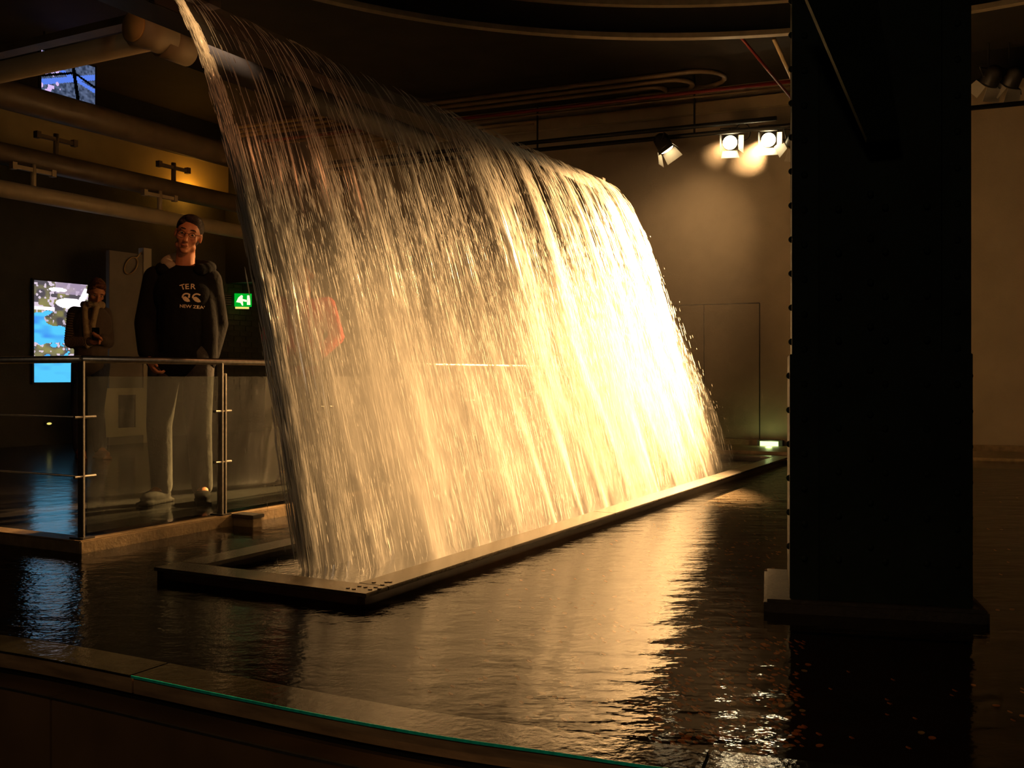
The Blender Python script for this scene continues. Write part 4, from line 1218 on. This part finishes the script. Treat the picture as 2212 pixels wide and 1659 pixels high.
# hood: thick roll behind the neck with pale lining
hd = MB()
for k in range(15):
    a_ = .52 * PI + k / 14 * .75 * PI
    c = neck + Vector((.118 * math.cos(a_), .065 + .088 * math.sin(a_) - .04, .005 + .045 * math.sin(a_)))
    hd.ball(c, (.040, .038, .034), 12, 8)
link('hood', remesh(hd, 'hood', .008, 3), 'lining', t, True, label='pale grey hood lining')
ho = MB()
for k in range(15):
    a_ = -0.22 * PI + k / 14 * 1.44 * PI
    c = neck + Vector((.145 * math.cos(a_), .065 + .115 * math.sin(a_) - .045, -.035 + .03 * math.sin(a_)))
    ho.ball(c, (.045, .045, .040), 12, 8)
link('hood_outer', remesh(ho, 'hood_outer', .009, 3), 'hoodie', t, True)
# open jacket over the hooded top: two front panels, back and sleeves
jk = MB()
for s in (-1, 1):
    jk.capsule((s * .145, .0, 1.34), .060, (s * .165, .0, 1.05), .06); jk.capsule((s * .165, .0, 1.05), .06, (s * .16, .0, .88), .06)
    sh, el, wr = arms[0 if s < 0 else 1][:3]
    jk.capsule(sh, .078, el, .068); jk.capsule(el, .068, wr + (el - wr) * .12, .056)
jk.capsule((0, .08, 1.30), .13, (0, .09, .92), .13); jk.ball((0, .05, 1.38), (.16, .09, .08), 16, 10)
link('jacket', remesh(jk, 'jacket', .010, 4), 'jacket', t, True)
# chest print, laid on the cloth
bvh = BVHTree.FromPolygons([v.co.copy() for v in top.data.vertices], [tuple(p.vertices) for p in top.data.polygons])
def onto(me):
    for v in me.vertices:
        hit = bvh.ray_cast(Vector((v.co.x, -1, v.co.z)), Vector((0, 1, 0)))
        v.co.y = (hit[0].y if hit[0] else -.16) - .004
    return me
def letters(txt, size, x, z, rot=0.0):
    cu_ = bpy.data.curves.new('t', 'FONT'); cu_.body = txt; cu_.size = size; cu_.align_x = 'CENTER'; cu_.offset = size * .018
    o = bpy.data.objects.new('t', cu_); C.objects.link(o)
    dg = bpy.context.evaluated_depsgraph_get(); dg.update()
    me = bpy.data.meshes.new_from_object(o.evaluated_get(dg)); bpy.data.objects.remove(o)
    for v in me.vertices:
        X_, Z_ = v.co.x, v.co.y
        v.co = Vector((x + X_ * math.cos(rot) - Z_ * math.sin(rot), -.2, z + X_ * math.sin(rot) + Z_ * math.cos(rot)))
    return onto(me)
SCL = 1.84 / 1.8
def man_xz(u, v): return ((u - 1106) / F * 6.2 - man_at.x) / SCL, (EYE - (v - HZ) / F * 6.2 - .062) / SCL
for ch, u_, v_, ro in (('T', 396, 625, .35), ('E', 403, 624, .12), ('R', 413.5, 623.5, 0)):
    x, z = man_xz(u_, v_); link('print_letter', letters(ch, .046, x, z, ro), 'print', t, label='cream letter %s on the chest' % ch)
x, z = man_xz(412, 665); link('print_text', letters('NEW ZEAL', .027, x, z, -.03), 'print', t, label='cream words NEW ZEAL on the chest')
def blob(pts, name='print_emblem'):
    me = bpy.data.meshes.new(name)
    vs = [Vector((*[man_xz(u, v)[0]], -.2, man_xz(u, v)[1])) for u, v in pts]
    me.from_pydata(vs, [], [tuple(range(len(vs)))])
    bm = bmesh.new(); bm.from_mesh(me); bmesh.ops.triangulate(bm, faces=bm.faces); bm.to_mesh(me); bm.free()
    return onto(me)
def cres(cx, cy, r0, r1, a0, a1, n=14):
    o = [(cx + r0 * math.cos(a0 + (a1 - a0) * k / n), cy - r0 * math.sin(a0 + (a1 - a0) * k / n)) for k in range(n + 1)]
    i = [(cx + r1 * math.cos(a1 + (a0 - a1) * k / n), cy - r1 * math.sin(a1 + (a0 - a1) * k / n)) for k in range(n + 1)]
    return o + i
for cx in (402.5, 421.5):
    link('print_emblem', blob(cres(cx, 642, 9.5, 6.4, .25 * PI, 1.05 * PI)), 'print', t)
    link('print_emblem', blob([(cx - 8, 645), (cx - 6, 641), (cx - 2, 640), (cx + 2, 643), (cx + 5, 647), (cx + 6, 651), (cx + 1, 652), (cx - 4, 650)]), 'print', t)
link('print_emblem', blob([(407, 635), (409, 634), (408.5, 642), (406, 644), (405, 640)]), 'print', t)

# --- man with the scarf looking at his phone
link = _link; MB.build = _build
m2_at = Vector(((196 - 1106) / F * 9.8, 9.8, .062))
HT2 = Matrix.Translation((.075, -.05, 1.60)) @ Matrix.Rotation(math.radians(8), 4, 'Y') @ Matrix.Rotation(math.radians(38), 4, 'Z') @ Matrix.Rotation(math.radians(28), 4, 'X')
arms2 = [(Vector((-.145, -.02, 1.40)), Vector((-.175, -.04, 1.12)), Vector((.075, -.19, 1.12)), (Vector((1, -.25, .1)), Vector((0, 0, 1)), Vector((0, -1, -.2)), .7)),
         (Vector((.10, .08, 1.40)), Vector((.15, .04, 1.12)), Vector((.175, -.20, 1.14)), (Vector((.2, -1, .1)), Vector((-1, 0, .3)), Vector((-.5, 0, 1)), .6))]
legs2 = [(Vector((-.08, 0, .90)), Vector((-.10, -.03, .48)), Vector((-.11, .02, .09)), Vector((-.02, -.14, .04))),
         (Vector((.08, 0, .90)), Vector((.07, -.05, .48)), Vector((.09, .0, .09)), Vector((.20, -.12, .04)))]
t2, chest2, neck2, hip2, top2 = person('man in brown vest and pale scarf looking down at his phone beside the lit picture', m2_at, 0, 1.83, arms2, legs2, HT2,
    dict(trousers='jeans_dark', shoes='shoe_tan', top='vest', lean=Vector((.03, -.02, -.02))))
MB.build = build_local
def link(name, me, m, parent=None, smooth=False, **tags):
    if parent is not None: tags['local'] = True
    return _link(name, me, m, parent, smooth, **tags)
face_parts(t2, HT2, 'hair_ginger', False)
sc_ = MB()
for k in range(13):
    a_ = k / 12 * 2 * PI
    sc_.ball(neck2 + Vector((.085 * math.cos(a_), -.01 + .075 * math.sin(a_), .0)), (.034, .034, .036), 10, 8)
sc_.capsule(neck2 + Vector((-.05, -.08, -.02)), .032, (.03, -.18, 1.25), .030); sc_.capsule((.03, -.18, 1.25), .030, (.045, -.185, 1.08), .028)
sc_.capsule(neck2 + Vector((.06, -.07, -.02)), .030, (.085, -.16, 1.28), .028); sc_.capsule((.085, -.16, 1.28), .028, (.09, -.18, 1.12), .026)
link('scarf', remesh(sc_, 'scarf', .009, 2), 'scarf', t2, True)
# striped sleeves: ring after ring
for (sh, el, wr, hd_) in arms2[:1]:
    sl = MB()
    for p_, q_, r0, r1 in ((sh, el, .070, .060), (el, wr, .060, .047)):
        L_ = (q_ - p_).length; nst = int(L_ / .022)
        for k in range(nst):
            c = p_ + (q_ - p_) * (k + .5) / nst; d = (q_ - p_).normalized() * .005
            sl.tube([c - d, c + d], r0 + (r1 - r0) * k / nst + .002, 18)
    sl.build('sleeve_stripe', 'scarf', t2, False, kind='stuff')
ph = MB().box((-.034, -.005, -.06), (.034, .005, .06), Vector((1, 0, 0)), Vector((0, 1, 0)), Vector((0, 0, 0)))
MB.build = _build; link = _link
pp = thing('phone', 'black phone held up by the man with the scarf', 'phone', m2_at + Vector((.17, -.29, 1.20)) * 1.0, 0)
pb_ = MB().box((-.036, -.005, -.045), (.036, .005, .07)).build('phone_body', 'phone', pp, local=True, bevel=.003)
MB().box((-.031, .0052, -.035), (.031, .0056, .062)).build('phone_screen', M['phone'], pp, local=True)

# --- person in red seen through the falling water
rp = Vector(((655 - 1106) / F * 7.6, 7.6, .062))
HT3 = Matrix.Translation((0, -.02, 1.665)) @ Matrix.Rotation(math.radians(-20), 4, 'Z')
arms3 = [(Vector((-.19, 0, 1.43)), Vector((-.27, -.05, 1.17)), Vector((-.12, -.22, 1.02)), (Vector((.9, -.5, -.1)), Vector((0, -.4, 1)), Vector((.2, .9, 0)), .5)),
         (Vector((.19, 0, 1.43)), Vector((.27, -.05, 1.17)), Vector((.12, -.22, 1.02)), (Vector((-.9, -.5, -.1)), Vector((0, -.4, 1)), Vector((-.2, .9, 0)), .5))]
t3, *_r = person('person in a bright red jacket glimpsed behind the falling water', rp, .2, 1.70, arms3, legs, HT3, dict(trousers='jeans_dark', shoes='shoe', top='red_cloth'))
MB.build = build_local
def link(name, me, m, parent=None, smooth=False, **tags):
    if parent is not None: tags['local'] = True
    return _link(name, me, m, parent, smooth, **tags)
face_parts(t3, HT3, 'hair', False)
MB.build = _build; link = _link
